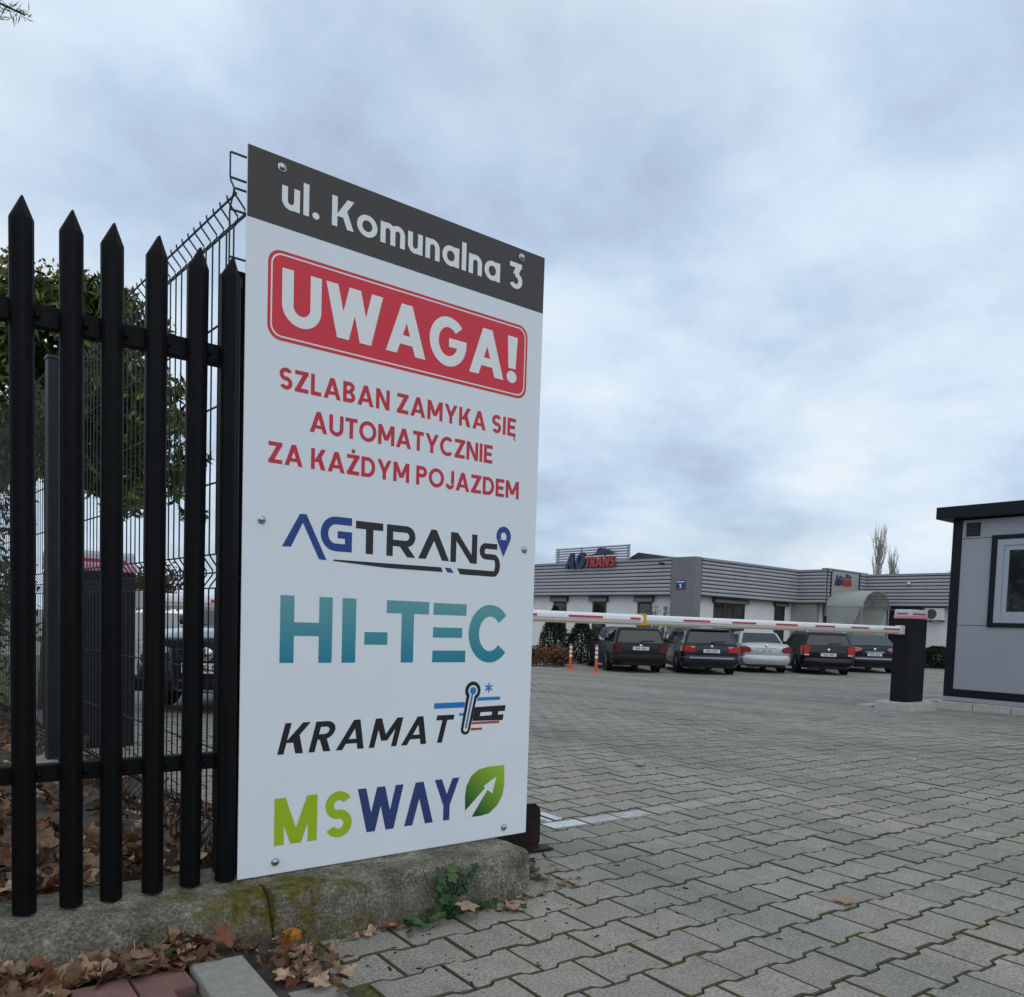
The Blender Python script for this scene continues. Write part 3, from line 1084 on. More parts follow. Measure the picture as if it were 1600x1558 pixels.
line_of_text('logo_lettering', 'KRAMAT', 0.180, blk, 0.1033, 0.328, 0.655, 0.4135, 0.16, 0.22)
skyb = mat('print_sky_blue', (0.012, 0.19, 0.52), 0.38)
oran = mat('print_vermilion', (0.42, 0.07, 0.035), 0.38)
flat_xz('logo_stripe', [[(0.6012, 0.4515), (0.7149, 0.4522), (0.7131, 0.4344), (0.5995, 0.4348)]], skyb, sign, L1)
flat_xz('logo_stripe', [[(0.6947, 0.4167), (0.7121, 0.4173), (0.7108, 0.4094), (0.6919, 0.4089)]], skyb, sign, L1)
flat_xz('logo_stripe', [[(0.7666, 0.4652), (0.8529, 0.4653), (0.8525, 0.4551), (0.7589, 0.4541)]], skyb, sign, L1)
star = []
for k in range(3):
    a = R(90 + 60 * k); dx, dz = 0.0155 * math.cos(a), 0.0155 * math.sin(a); px_, pz_ = -0.0026 * math.sin(a), 0.0026 * math.cos(a)
    star.append([(0.8055 + dx + px_, 0.495 + dz + pz_), (0.8055 - dx + px_, 0.495 - dz + pz_), (0.8055 - dx - px_, 0.495 - dz - pz_), (0.8055 + dx - px_, 0.495 + dz - pz_)])
flat_xz('snowflake', star, skyb, sign, L1)
trk = [[(0.752, 0.4340), (0.8762, 0.4365), (0.8735, 0.4174), (0.750, 0.4165)], [(0.746, 0.404), (0.8688, 0.4066), (0.8662, 0.3875), (0.7451, 0.3899)],
       [(0.750, 0.417), (0.7766, 0.417), (0.7728, 0.403), (0.746, 0.403)], [(0.8221, 0.417), (0.8480, 0.417), (0.8440, 0.403), (0.8199, 0.403)]]
flat_xz('truck_mark', trk, blk, sign, L1)
flat_xz('logo_stripe', [[(0.7435, 0.3868), (0.8526, 0.3866), (0.8512, 0.3785), (0.7421, 0.3795)]], oran, sign, L1)
flat_xz('logo_stripe', [[(0.7394, 0.3681), (0.7849, 0.3671), (0.7836, 0.3597), (0.7397, 0.3601)]], oran, sign, L1)


def capsule(x0, z0, x1, z1, r0, r1):
    d = Vector((x1 - x0, z1 - z0)).normalized(); q = Vector((-d.y, d.x))
    return [[(x0 + q.x * r0, z0 + q.y * r0), (x0 - q.x * r0, z0 - q.y * r0), (x1 - q.x * r1, z1 - q.y * r1), (x1 + q.x * r1, z1 + q.y * r1)]]


flat_xz('thermometer', P_disc(0.7437, 0.4870, 0.0295) + P_disc(0.7190, 0.3655, 0.0175) + capsule(0.7437, 0.487, 0.7190, 0.3655, 0.0205, 0.0175), blk, sign, L2)
flat_xz('thermometer_glass', P_disc(0.7437, 0.4870, 0.0175) + P_disc(0.7190, 0.3655, 0.0082) + capsule(0.7437, 0.487, 0.7190, 0.3655, 0.0095, 0.0082), wprint, sign, L3)
flat_xz('thermometer_fluid', P_disc(0.7437, 0.4870, 0.0120) + capsule(0.7437, 0.487, 0.7195, 0.368, 0.0034, 0.0034), skyb, sign, L4)

lime = mat('print_lime', (0.34, 0.50, 0.012), 0.38)
navy2 = mat('print_navy', (0.026, 0.050, 0.175), 0.38)
line_of_text('logo_lettering', 'μ', 0.205, lime, 0.0985, 0.0775, 0.2230, 0.2080)
line_of_text('logo_lettering', 'S', 0.195, lime, 0.2475, 0.0770, 0.3300, 0.2095)
line_of_text('logo_lettering', 'W', 0.185, navy2, 0.3475, 0.0790, 0.4996, 0.2100)
line_of_text('logo_lettering', '^', 0.20, navy2, 0.5047, 0.0805, 0.6069, 0.2110)
line_of_text('logo_lettering', 'Y', 0.205, navy2, 0.6103, 0.0810, 0.7017, 0.2125)
lg = grad_mat('print_leaf_fade', 0.86, 1.09, (0.006, 0.10, 0.024), (0.30, 0.50, 0.030), True)
leaf = [(0.8781, 0.2379), (0.8163, 0.2381), (0.7752, 0.2314), (0.7473, 0.2135), (0.7299, 0.1816), (0.7250, 0.1485), (0.7285, 0.0905), (0.7496, 0.0797), (0.7889, 0.0791), (0.8221, 0.0834), (0.8550, 0.1072), (0.8751, 0.1397), (0.8814, 0.1738)]
flat_xz('leaf_mark', [leaf], lg, sign, L1)
flat_xz('leaf_arrow', [[(0.7246, 0.085), (0.7290, 0.1040), (0.8070, 0.1725), (0.8145, 0.1650), (0.7505, 0.0770)], [(0.7960, 0.1750), (0.8475, 0.2030), (0.8320, 0.1480)]], wprint, sign, L2)
bm_ = MB().lathe([(0.0115, 0.0), (0.0115, -0.0018), (0.0085, -0.0028), (0.0082, -0.0062), (0.006, -0.0085), (0.0015, -0.0092)], 14, axis='y').mesh('bolt', 40)
bm_.materials.append(steel)
for x, z in [(0.0909, 1.8683), (0.8834, 1.8705), (0.0506, 0.9565), (0.9325, 0.9478), (0.1025, 0.034), (0.8844, 0.0298)]:
    put('bolt', bm_, None, sign, (x, -0.004, z))

# ------------------------------------------------------------------ wire mesh fencing
wire_m = mat('anthracite_wire', (0.018, 0.019, 0.022), 0.5, metal=0.0)


def wire_panel(name, parent, L, z0, z1, folds, plain, step=0.05, rv=0.0025, rh=0.003, flip=-1):
    mb = MB()
    zs = [z0]
    prof = [(0.0, z0)]
    for (f0, f1) in folds:
        fm = (f0 + f1) / 2; d = 0.032 * flip
        prof += [(0.0, f0 - 0.004), (d * .12, f0 + 0.006), (d * .92, fm - 0.006), (d * .92, fm + 0.006), (d * .12, f1 - 0.006), (0.0, f1 + 0.004)]
    prof.append((0.0, z1))
    prof.sort(key=lambda p: p[1])
    n = int(L / step)
    for k in range(n + 1):
        mb.tube([(k * step, y, z) for y, z in prof], rv, 4)
    for (f0, f1) in folds:
        for z, y in ((f0, 0.0055 * flip), ((f0 + f1) / 2, 0.038 * flip), (f1, 0.0055 * flip)):
            mb.tube([(0, y, z), (L, y, z)], rh, 4)
    for z in plain:
        mb.tube([(0, 0.0055 * flip, z), (L, 0.0055 * flip, z)], rh, 4)
    return mb.build(name, wire_m, parent)


postm = mat('anthracite_post', (0.016, 0.019, 0.025), 0.45, spec=.3, var=(0.012, 0.014, 0.019), vscale=20)
clampm = mat('black_clamp', (0.012, 0.012, 0.014), 0.4)
mf = thing('wire_fence', 'anthracite folded wire mesh fence running back from the sign into the yard', 'fence', (0.745, 2.235, 0.0), R(93.1))
folds = [(0.20, 0.275), (0.925, 1.02), (1.885, 1.965)]
plain = [0.47, 0.69, 1.22, 1.43, 1.65]
fz = 0.0
x = 0.0
for k, L in enumerate((2.05, 2.5, 2.5)):
    p = wire_panel('wire_panel', mf, L, 0.14, 1.975, folds, plain)
    p.location = (x, 0, fz)
    x += L
    pst = box('fence_post', postm, mf, x + 0.012, -0.042, 0.02, x + 0.075, 0.032, 1.985, 0.004)
    box('post_cap', clampm, pst, x + 0.009, -0.045, 1.9855, x + 0.078, 0.035, 2.0, 0.003)
    for z in (0.30, 1.02, 1.72):
        box('clamp', clampm, mf, x - 0.015, -0.058, z, x + 0.11, -0.046, z + 0.04, 0.003)
    box('concrete_foot', slab_grey, mf, x - 0.06, -0.12, -0.05, x + 0.16, 0.11, 0.15, 0.01)
    x += 0.095
m2 = thing('mesh_panel', 'short wire mesh panel fixed behind the white sign', 'fence panel', (0.722, 2.200, 0.0))
p = wire_panel('wire_panel', m2, 0.90, 0.16, 2.046, [(0.9, 1.0), (1.90, 1.98)], [0.17, 0.35, 0.55, 0.75, 1.2, 1.4, 1.6, 1.78, 2.043])
for z in (1.50, 1.70):
    box('clamp', clampm, m2, 0.012, -0.02, z, 0.03, 0.008, z + 0.03, 0.002)

# dark steel gate stop at the end of the plinth
rust = mat('dark_brown_steel', (0.010, 0.007, 0.006), 0.55, spec=.2, var=(0.028, 0.015, 0.010), vscale=9, bump=0.2, bscale=60)
gs = thing('gate_stop', 'dark brown steel gate stop plate at the foot of the sign', 'gate stop', (1.785, 2.40, 0.0), R(-6))
pts = [(0.0, 0.0), (0.195, 0.0), (0.208, 0.02), (0.208, 0.135), (0.202, 0.155), (0.185, 0.168), (0.0, 0.185)]
MB().prism(pts, 'y', 0.0, 0.008).build('upright_plate', rust, gs)
box('foot_plate', rust, gs, -0.02, -0.07, 0.004, 0.225, -0.004, 0.012, 0.002)
box('upright_plate', rust, gs, -0.02, 0.085, 0.002, 0.18, 0.093, 0.16)
# ------------------------------------------------------------------ barriers
cab_m = mat('barrier_anthracite', (0.008, 0.0085, 0.010), 0.5, spec=.2, var=(0.011, 0.011, 0.0125), vscale=6)
head_m = mat('barrier_head_white', (0.55, 0.55, 0.58), 0.35)
pink_m = mat('barrier_head_pink', (0.62, 0.24, 0.32), 0.3)
redl = mat('signal_red', (0.45, 0.02, 0.05), 0.35)
arm_m = mat('arm_white', (0.78, 0.78, 0.78), 0.35)
tan_m = mat('arm_rubber', (0.42, 0.33, 0.19), 0.6)
yel_m = mat('clamp_yellow', (0.62, 0.30, 0.02), 0.45)
base_m = mat('cast_concrete', (0.50, 0.485, 0.45), 0.9, spec=.2, var=(0.40, 0.385, 0.36), vscale=12, bump=0.4, bscale=120)


def barrier(x, y, z, sgn, a0, a1, label):
    """sgn=+1: arm leaves towards +X"""
    t = thing('car_park_barrier', label, 'barrier', (x, y, z), 0.0, 'car park barrier operators')
    hb = 0.24; w2, d2 = 0.24, 0.115
    box('concrete_base', base_m, t, -0.36, -0.26, -0.08, 0.36, 0.26, 0.115, 0.008)
    c = box('cabinet', cab_m, t, -w2, -d2, 0.115, w2, d2, 1.262, 0.012)
    box('door_seam', mat('seam_black', (0.006, 0.006, 0.007), 0.6), c, -w2 + 0.02, -d2 - 0.002, 0.17, -w2 + 0.028, -d2 + 0.001, 1.20)
    MB().lathe([(0.02, 0.0), (0.02, 0.006), (0.012, 0.008)], 12, axis='x').build('lock', mat('lock_black', (0.004, 0.004, 0.005), 0.3), c).location = (-w2 - 0.006, 0.0, 0.82)
    h = box('signal_head', head_m, t, -w2 - 0.002, -d2 - 0.002, 1.285, w2 + 0.002, d2 + 0.002, 1.385, 0.022)
    box('head_band', pink_m, h, -w2 - 0.005, -d2 - 0.005, 1.263, w2 + 0.005, d2 + 0.005, 1.303, 0.006)
    box('signal_strip', redl, h, -w2 + 0.06, -d2 - 0.0045, 1.318, w2 - 0.06, -d2 + 0.001, 1.338)
    box('signal_strip', redl, h, -w2 - 0.0045, -d2 + 0.04, 1.318, -w2 + 0.001, d2 - 0.04, 1.338)
    box('arm_mount', head_m, t, sgn * (w2 - 0.01) if sgn > 0 else -w2 - 0.10, -0.05, 1.04, (w2 + 0.10) if sgn > 0 else -w2 + 0.01, 0.05, 1.165, 0.015)
    # arm in world metres relative to this thing
    zc, hh, ww = 0.930 - z, 0.046, 0.030
    n = 16
    prof = [(ww * math.cos(2 * math.pi * k / n), zc + hh * math.copysign(abs(math.sin(2 * math.pi * k / n)) ** 0.75, math.sin(2 * math.pi * k / n))) for k in range(n)]
    arm = MB().prism(prof, 'x', a0 - x, a1 - x).build('arm', arm_m, t, smooth=50)
    MB().prism([(-0.012, zc - hh - 0.012), (0.012, zc - hh - 0.012), (0.014, zc - hh + 0.010), (-0.014, zc - hh + 0.010)], 'x', a0 - x + 0.02, a1 - x - 0.02).build('rubber_edge', tan_m, arm)
    k = math.ceil((min(a0, a1) - 4.95) / 0.80)
    u = 4.95 + 0.80 * k
    while u < max(a0, a1) - 0.1:
        u1 = min(u + 0.43, max(a0, a1) - 0.04)
        MB().prism([(-0.0325, zc - 0.004), (-0.0305, zc + 0.016), (-0.0275, zc + 0.016), (-0.0295, zc - 0.004)], 'x', u - x, u1 - x).build('red_reflector', redl, arm)
        u += 0.80
    MB().prism([(-0.0320, zc - 0.016), (-0.0318, zc - 0.0115), (-0.029, zc - 0.0115), (-0.029, zc - 0.016)], 'x', min(a0, a1) - x + 0.05, max(a0, a1) - x - 0.05).build('trim_line', mat('trim_pink', (0.42, 0.20, 0.26), 0.4), arm)
    return t


br = barrier(11.32, 5.665, -0.175, -1, 11.06, 5.95, 'anthracite barrier cabinet with white head beside the grey booth, arm lowered')
bl = barrier(1.02, 5.640, -0.175, 1, 1.24, 5.93, 'anthracite barrier cabinet behind the black fence, arm lowered to the right')
box('arm_clamp', yel_m, br, 5.90 - 11.32, -0.042, 0.930 + 0.175 - 0.062, 5.99 - 11.32, 0.042, 0.930 + 0.175 + 0.056, 0.008)
kb = box('kerb_step', base_m, None, 11.2, 6.1, -0.30, 13.6, 6.32, -0.155, 0.01)
tag(kb, 'low flat concrete kerb on the paving behind the barrier cabinet', 'kerb')

# ------------------------------------------------------------------ booth
bw = mat('booth_panel_grey', (0.325, 0.345, 0.37), 0.55, var=(0.30, 0.32, 0.345), vscale=2.0, bump=0.06, bscale=180)
bd = mat('booth_frame_dark', (0.007, 0.008, 0.013), 0.5, spec=.25)
bs = mat('booth_sash_grey', (0.36, 0.38, 0.43), 0.4)
glassm = mat('dark_glass', (0.015, 0.018, 0.018), 0.04, spec=0.8)
booth = thing('gate_booth', 'light grey container gate booth with dark frame beside the barrier', 'booth', (12.39, 5.66, 0.0))
D, Lb = 2.6, 3.4
box('core', mat('booth_core', (0.05, 0.05, 0.055), 0.7), booth, 0.03, -Lb + 0.03, -0.01, D - 0.03, -0.03, 2.55)
for z0, z1 in ((0.10, 1.027), (1.035, 2.272), (2.280, 2.54)):
    if z0 < 1.03 and z1 < 1.1:
        box('wall_panel', bw, booth, 0.012, -Lb + 0.13, z0, 0.05, -0.13, z1, 0.003)
    elif z0 < 2:
        box('wall_panel', bw, booth, 0.012, -0.545, z0, 0.05, -0.13, z1, 0.003)
        box('wall_panel', bw, booth, 0.012, -Lb + 0.13, z0, 0.05, -1.80, z1, 0.003)
    else:
        box('wall_panel', bw, booth, 0.012, -Lb + 0.13, z0, 0.05, -0.13, z1, 0.003)
    box('wall_panel', bw, booth, 0.13, -0.05, z0, D - 0.13, -0.012, z1, 0.003)
    box('wall_panel', bw, booth, 0.13, -Lb + 0.012, z0, D - 0.13, -Lb + 0.05, z1, 0.003)
for (xx, yy) in ((0, -0.128), (0, -Lb), (D - 0.128, -0.128), (D - 0.128, -Lb)):
    box('corner_post', bd, booth, xx, yy, -0.012, xx + 0.128, yy + 0.128, 2.56, 0.004)
box('base_frame', bd, booth, -0.004, -Lb + 0.128, -0.012, 0.10, -0.128, 0.098, 0.004)
box('base_frame', bd, booth, 0.128, -0.10, -0.012, D - 0.128, 0.004, 0.098, 0.004)
box('base_trim', bw, booth, -0.008, -Lb, -0.075, D, 0.008, -0.014, 0.004)
rf = box('roof_trim', bd, booth, -0.16, -Lb - 0.18, 2.562, D + 0.16, 0.18, 2.735, 0.006)
vt = box('vent', bd, booth, 0.004, -0.375, 2.305, 0.03, -0.185, 2.50, 0.004)
for k in range(6):
    box('louvre', mat('vent_dark', (0.03, 0.026, 0.026), 0.5), vt, -0.002, -0.36, 2.325 + k * 0.028, 0.005, -0.20, 2.338 + k * 0.028)
# window: dark surround, grey sash, pane
wn = MB()
Y0, Y1, Z0, Z1 = -1.80, -0.545, 1.013, 2.30
for (a, b_, c_, d_) in ((Y0, Z0, Y1, Z0 + 0.06), (Y0, Z1 - 0.06, Y1, Z1), (Y0, Z0 + 0.06, Y0 + 0.075, Z1 - 0.06), (Y1 - 0.075, Z0 + 0.06, Y1, Z1 - 0.06)):
    wn.box(-0.012, a, b_, 0.05, c_, d_)
w = wn.build('window', bd, booth)
sa_ = MB()
y0, y1, z0, z1 = Y0 + 0.076, Y1 - 0.076, Z0 + 0.061, Z1 - 0.061
for (i0, i1, dx) in ((0, 0.085, 0.0), (0.087, 0.155, 0.012)):
    for (a, b_, c_, d_) in ((y0 + i0, z0 + i0, y1 - i0, z0 + i1), (y0 + i0, z1 - i1, y1 - i0, z1 - i0), (y0 + i0, z0 + i1, y0 + i1, z1 - i1), (y1 - i1, z0 + i1, y1 - i0, z1 - i1)):
        sa_.box(-0.004 + dx, a, b_, 0.04, c_, d_)
sa_.build('sash', bs, w)
box('pane', glassm, w, 0.020, y0 + 0.156, z0 + 0.156, 0.028, y1 - 0.156, z1 - 0.156)
for k in range(7):
    y = -k * 0.5 + 0.03
    box('plinth_block', base_m, booth, -0.10, y - 0.49, -0.40, 0.20, y, -0.078 - random.uniform(0, .01), 0.006)

# ------------------------------------------------------------------ office building
bx0, by0 = 26.667, 22.44
bld = thing('office_building', 'single storey white office with grey slatted fascia behind the cars', 'building', (bx0, by0, -0.6), R(4))
GB = 0.6                         # local z = world z + 0.6
slat_m = mat('fascia_slat_grey', (0.40, 0.40, 0.425), 0.5, var=(0.35, 0.35, 0.375), vscale=1.5)
dark_b = mat('fascia_backing', (0.025, 0.025, 0.028), 0.7)
wall_m = mat('white_render', (0.76, 0.76, 0.745), 0.85, var=(0.68, 0.68, 0.66), vscale=1.2, bump=0.1, bscale=90)
col_m = mat('grey_render', (0.20, 0.20, 0.205), 0.85, var=(0.165, 0.165, 0.17), vscale=1.5)
col2_m = mat('cap_grey', (0.26, 0.265, 0.275), 0.5)
frame_m = mat('brown_window_frame', (0.075, 0.032, 0.018), 0.5, var=(0.05, 0.022, 0.013), vscale=9)
shut_m = mat('shutter_box_grey', (0.055, 0.055, 0.06), 0.5)
shut_f = mat('shutter_face_grey', (0.17, 0.17, 0.18), 0.5)
FZ0, FZ1 = 2.27 + GB, 3.83 + GB
NSL = 9


def slat_prof(z, h, d=0.06):
    return [(0.0, z), (-d, z + 0.02), (-d - 0.005, z + h * 0.62), (-d * .35, z + h), (0.0, z + h)]


slat_cache = {}


def fascia(ax, fixed, a, b, out_sign, nm=NSL, z0=FZ0, z1=FZ1, gaps=0.032):
    """slats along local axis ax between a and b, on the face at `fixed`, looking to out_sign"""
    h = (z1 - z0 - 0.10) / nm
    for k in range(nm):
        z = z0 + k * h
        pr = slat_prof(0, h - gaps)
        if ax == 'y':
            pts = [(fixed - out_sign * p[0] * -1 if False else fixed + (-p[0]) * out_sign, p[1]) for p in pr]
            mb = MB()
            n = len(pts)
            vs = [(p[0], a, z + p[1]) for p in pts] + [(p[0], b, z + p[1]) for p in pts]
        else:
            pts = [(fixed + (-p[0]) * out_sign, p[1]) for p in pr]
            mb = MB(); n = len(pts)
            vs = [(a, p[0], z + p[1]) for p in pts] + [(b, p[0], z + p[1]) for p in pts]
        fs = [tuple(range(n)), tuple(range(2 * n - 1, n - 1, -1))] + [((i + 1) % n, i, n + i, n + (i + 1) % n) for i in range(n)]
        mb.add(vs, fs)
        mb.build('fascia_slat', slat_m, bld)
    mb = MB()
    if ax == 'y':
        mb.box(min(fixed, fixed - out_sign * 0.2), a, z0 - 0.03, max(fixed, fixed - out_sign * 0.2), b, z1 - 0.10)
        q = MB().box(min(fixed + out_sign * 0.09, fixed - out_sign * 0.22), a, z1 - 0.098, max(fixed + out_sign * 0.09, fixed - out_sign * 0.22), b, z1)
    else:
        mb.box(a, min(fixed, fixed - out_sign * 0.2), z0 - 0.03, b, max(fixed, fixed - out_sign * 0.2), z1 - 0.10)
        q = MB().box(a, min(fixed + out_sign * 0.09, fixed - out_sign * 0.22), z1 - 0.098, b, max(fixed + out_sign * 0.09, fixed - out_sign * 0.22), z1)
    mb.build('fascia_backing', dark_b, bld)
    q.build('parapet_cap', col2_m, bld)


# walls (set back under the fascia)
WB = 0.42
box('wall', wall_m, bld, WB, WB, 0.0, 13.2, 15.0, FZ0 + 0.3)
box('wall', wall_m, bld, 8.75, -1.0, 0.0, 12.8, WB - 0.004, FZ0 + 0.3)
box('wall', wall_m, bld, 12.72, -9.0, 0.0, 18.0, 14.0, FZ0 + 0.298)
box('flat_roof', dark_b, bld, 0.25, 0.25, FZ1 - 0.35, 17.0, 15.0, FZ1 - 0.25)
box('flat_roof', dark_b, bld, 12.5, -9.0, FZ1 - 0.352, 18.0, 0.24, FZ1 - 0.252)
box('corner_column', col_m, bld, 0.0, 0.0, 0.0, 0.47, 1.22, FZ1 + 0.02, 0.01)
fascia('y', 0.02, 1.23, 15.0, -1)
fascia('x', 0.02, 0.48, 8.30, -1)
fascia('y', 8.30, -1.40, 0.1, -1)
fascia('x', -1.40, 8.40, 8.62, -1)
fascia('x', -1.40, 11.45, 12.4, -1)
fascia('y', 12.30, -9.0, -1.3, -1)
# entrance block: sign panel between the slats
ent_m = mat('entrance_panel', (0.33, 0.325, 0.30), 0.6, var=(0.30, 0.295, 0.27), vscale=2)
box('entrance_panel', ent_m, bld, 8.66, -1.46, FZ0 - 0.6, 11.40, -1.20, FZ1 - 0.03)
box('entrance_rib', dark_b, bld, 8.58, -1.50, FZ0, 8.655, -1.2, FZ1 + 0.03)
box('entrance_rib', dark_b, bld, 11.405, -1.50, FZ0, 11.47, -1.2, FZ1 + 0.03)
box('parapet_cap', col2_m, bld, 8.2, -1.49, FZ1 - 0.003, 12.3, -1.2, FZ1 + 0.06)
sg = thing('entrance_logo', 'small blue and red company lettering over the office entrance canopy', 'sign', (bx0, by0, -0.6), R(4))
nav_l = mat('letter_navy', (0.022, 0.026, 0.085), 0.4)
red_l = mat('letter_red', (0.36, 0.045, 0.05), 0.4)


def logo(parent, x0, z0, x1, z1, y0, y1):
    w = x1 - x0; h = z1 - z0
    ps, tw = text_polys('AG', 0.24, 0.05, 0.22)
    solid_xz('lettering', fit(ps, tw, x0, z0, x0 + w * 0.40, z0 + h * 0.82), nav_l, parent, y0, y1)
    ps, tw = text_polys('TRANS', 0.22, 0.08, 0.22)
    solid_xz('lettering', fit(ps, tw, x0 + w * 0.40, z0 + h * 0.04, x0 + w * 0.97, z0 + h * 0.58), red_l, parent, y0, y1)
    sw = [[(x0 + w * .42, z0 + h * .66), (x0 + w * .62, z0 + h * .72), (x0 + w * .66, z0 + h * .98), (x0 + w * .72, z0 + h), (x0 + w * 1.0, z0 + h * .74), (x0 + w * .80, z0 + h * .68)]]
    solid_xz('truck_mark', sw, nav_l, parent, y0, y1)


logo(sg, 8.95, 3.12 + GB, 10.65, 3.72 + GB, -1.50, -1.462)

# roof sign over the left fascia; lettering runs along -y, so build it in a turned frame
rs = thing('roof_sign_frame', 'slatted grey sign frame rising above the office roof edge', 'sign frame', (bx0, by0, -0.6), R(4))
for k in range(6):
    z = FZ1 + 0.015 + k * 0.118
    mb = MB(); pr = slat_prof(0, 0.088, 0.05)
    n = len(pr); vs = [(0.0 + p[0] - 0.02, 3.5, z + p[1]) for p in pr] + [(0.0 + p[0] - 0.02, 8.2, z + p[1]) for p in pr]
    mb.add(vs, [tuple(range(n)), tuple(range(2 * n - 1, n - 1, -1))] + [((i + 1) % n, i, n + i, n + (i + 1) % n) for i in range(n)])
    mb.build('sign_slat', slat_m, rs)
for y in (3.62, 5.0, 6.5, 8.05):
    box('upright', slat_m, rs, -0.015, y, FZ1 + 0.002, 0.045, y + 0.08, FZ1 + 0.69)
lt = thing('roof_logo', 'large raised navy and red company letters on the office fascia', 'sign', (bx0 + math.cos(R(4)) * 0, by0, -0.6), R(4 - 90))
# local x of this frame runs along -y of the building, local -y points to the building's -x
logo(lt, -7.42, 3.52 + GB, -4.20, 4.42 + GB, -0.21, -0.10)
# house number plate on the column
npl = thing('house_number_plate', 'small blue house number plate 3 on the grey corner column', 'sign', (bx0, by0, -0.6), R(4 - 90))
box('plate', mat('enamel_blue', (0.014, 0.022, 0.16), 0.3), npl, -0.93, -0.022, 2.50 + GB, -0.45, -0.002, 2.88 + GB, 0.004)
box('red_edge', mat('enamel_red', (0.4, 0.03, 0.04), 0.3), npl, -0.93, -0.024, 2.475 + GB, -0.45, -0.002, 2.498 + GB)
ps, tw = text_polys('3', 0.24)
flat_xz('numeral', fit(ps, tw, -0.76, 2.55 + GB, -0.64, 2.72 + GB), wprint, npl, -0.0235)
flat_xz('street_line', P_rect(-0.89, 2.79 + GB, -0.49, 2.83 + GB), wprint, npl, -0.0235)
cm = thing('security_camera', 'small dark camera under the parapet beside the corner column', 'camera', (bx0, by0, -0.6), R(4 - 90))
MB().lathe([(0.05, 0), (0.055, 0.1), (0.055, 0.26), (0.04, 0.30)], 12, (-1.55, -0.40, 3.58 + GB), 'y').build('body', dark_b, cm, 50)
box('bracket', col2_m, cm, -1.57, -0.12, 3.55 + GB, -1.53, -0.085, 3.62 + GB)


def window(ax, fixed, a, b, z0, z1, box_, n=1, sill=True):
    """window in a wall facing -ax; ax 'x' = wall looks to -x"""
    def bxs(mb, f0, f1, p0, p1, q0, q1):
        if ax == 'x':
            mb.box(f0, p0, q0, f1, p1, q1)
        else:
            mb.box(p0, f0, q0, p1, f1, q1)
    t = 0.09
    mb = MB()
    bxs(mb, fixed - 0.03, fixed + 0.05, a, b, z0, z0 + t)
    bxs(mb, fixed - 0.03, fixed + 0.05, a, b, z1 - t, z1)
    bxs(mb, fixed - 0.03, fixed + 0.05, a, a + t, z0 + t, z1 - t)
    bxs(mb, fixed - 0.03, fixed + 0.05, b - t, b, z0 + t, z1 - t)
    for k in range(1, n):
        m_ = a + (b - a) * k / n
        bxs(mb, fixed - 0.034, fixed + 0.045, m_ - 0.07, m_ + 0.07, z0 + t, z1 - t)
    w_ = mb.build('window', frame_m, bld)
    mb = MB(); bxs(mb, fixed - 0.008, fixed + 0.03, a + t + .002, b - t - .002, z0 + t + .002, z1 - t - .002); mb.build('pane', glassm, w_)
    if box_:
        mb = MB(); bxs(mb, fixed - 0.18, fixed + 0.02, a - 0.12, b + 0.12, z1 + 0.004, FZ0 - 0.035); mb.build('shutter_box', shut_m, w_)
        mb = MB(); bxs(mb, fixed - 0.186, fixed - 0.17, a - 0.13, b + 0.13, z1 + 0.01, z1 + (FZ0 - 0.04 - z1) * .62); mb.build('shutter_face', shut_f, w_)
    if sill:
        mb = MB(); bxs(mb, fixed - 0.12, fixed + 0.02, a - 0.05, b + 0.05, z0 - 0.05, z0 - 0.003); mb.build('sill', col2_m, w_)


for a, b_ in ((7.80, 8.70), (5.20, 6.06), (2.52, 3.32), (10.6, 11.5)):
    window('x', WB, a, b_, 0.75, 1.97 + GB, True)
window('y', WB, 2.02, 4.42, 0.75, 2.02 + GB, True, 3)
window('y', WB, 6.95, 7.85, 0.2, 2.05 + GB, True, 1)
window('x', 12.72, -3.9, -2.35, 0.2, 2.05 + GB, True, 2)
# entrance: glazed porch and arched canopy
box('porch_wall', ent_m, bld, 8.45, -0.9, 0.0, 8.74, WB - 0.01, FZ0 - 0.03)
window('y', -1.0, 8.95, 9.75, 0.02, 2.15 + GB, False, 1, False)
window('y', -1.0, 11.0, 12.2, 0.02, 2.2 + GB, False, 1, False)
can = thing('entrance_canopy', 'arched translucent canopy over the office entrance', 'canopy', (bx0, by0, -0.6), R(4))
poly_m = mat('canopy_polycarbonate', (0.58, 0.59, 0.56), 0.25, var=(0.50, 0.51, 0.48), vscale=3)
_t = poly_m.node_tree; _b = _t.nodes['Principled BSDF']; _o = _t.nodes['Material Output']
_tr = N(_t, 'ShaderNodeBsdfTransparent'); _tr.inputs[0].default_value = (.82, .86, .82, 1)
_mx = N(_t, 'ShaderNodeMixShader'); _mx.inputs[0].default_value = 0.45
_t.links.new(_tr.outputs[0], _mx.inputs[1]); _t.links.new(_b.outputs[0], _mx.inputs[2]); _t.links.new(_mx.outputs[0], _o.inputs[0])
arc_pts = []
cxx, rzx, rzz = 9.70, 1.40, 0.80
mb = MB(); na = 20
for k in range(na + 1):
    an = math.pi * k / na
    for (yy, dr) in ((-1.47, 0), (-3.2, 0), (-1.47, -0.02), (-3.2, -0.02)):
        mb.v.append((cxx - (rzx + dr) * math.cos(an), yy, 2.10 + GB + (rzz + dr) * math.sin(an)))
for k in range(na):
    o_ = k * 4
    mb.f += [(o_, o_ + 1, o_ + 5, o_ + 4), (o_ + 2, o_ + 6, o_ + 7, o_ + 3), (o_ + 1, o_ + 3, o_ + 7, o_ + 5), (o_, o_ + 4, o_ + 6, o_ + 2)]
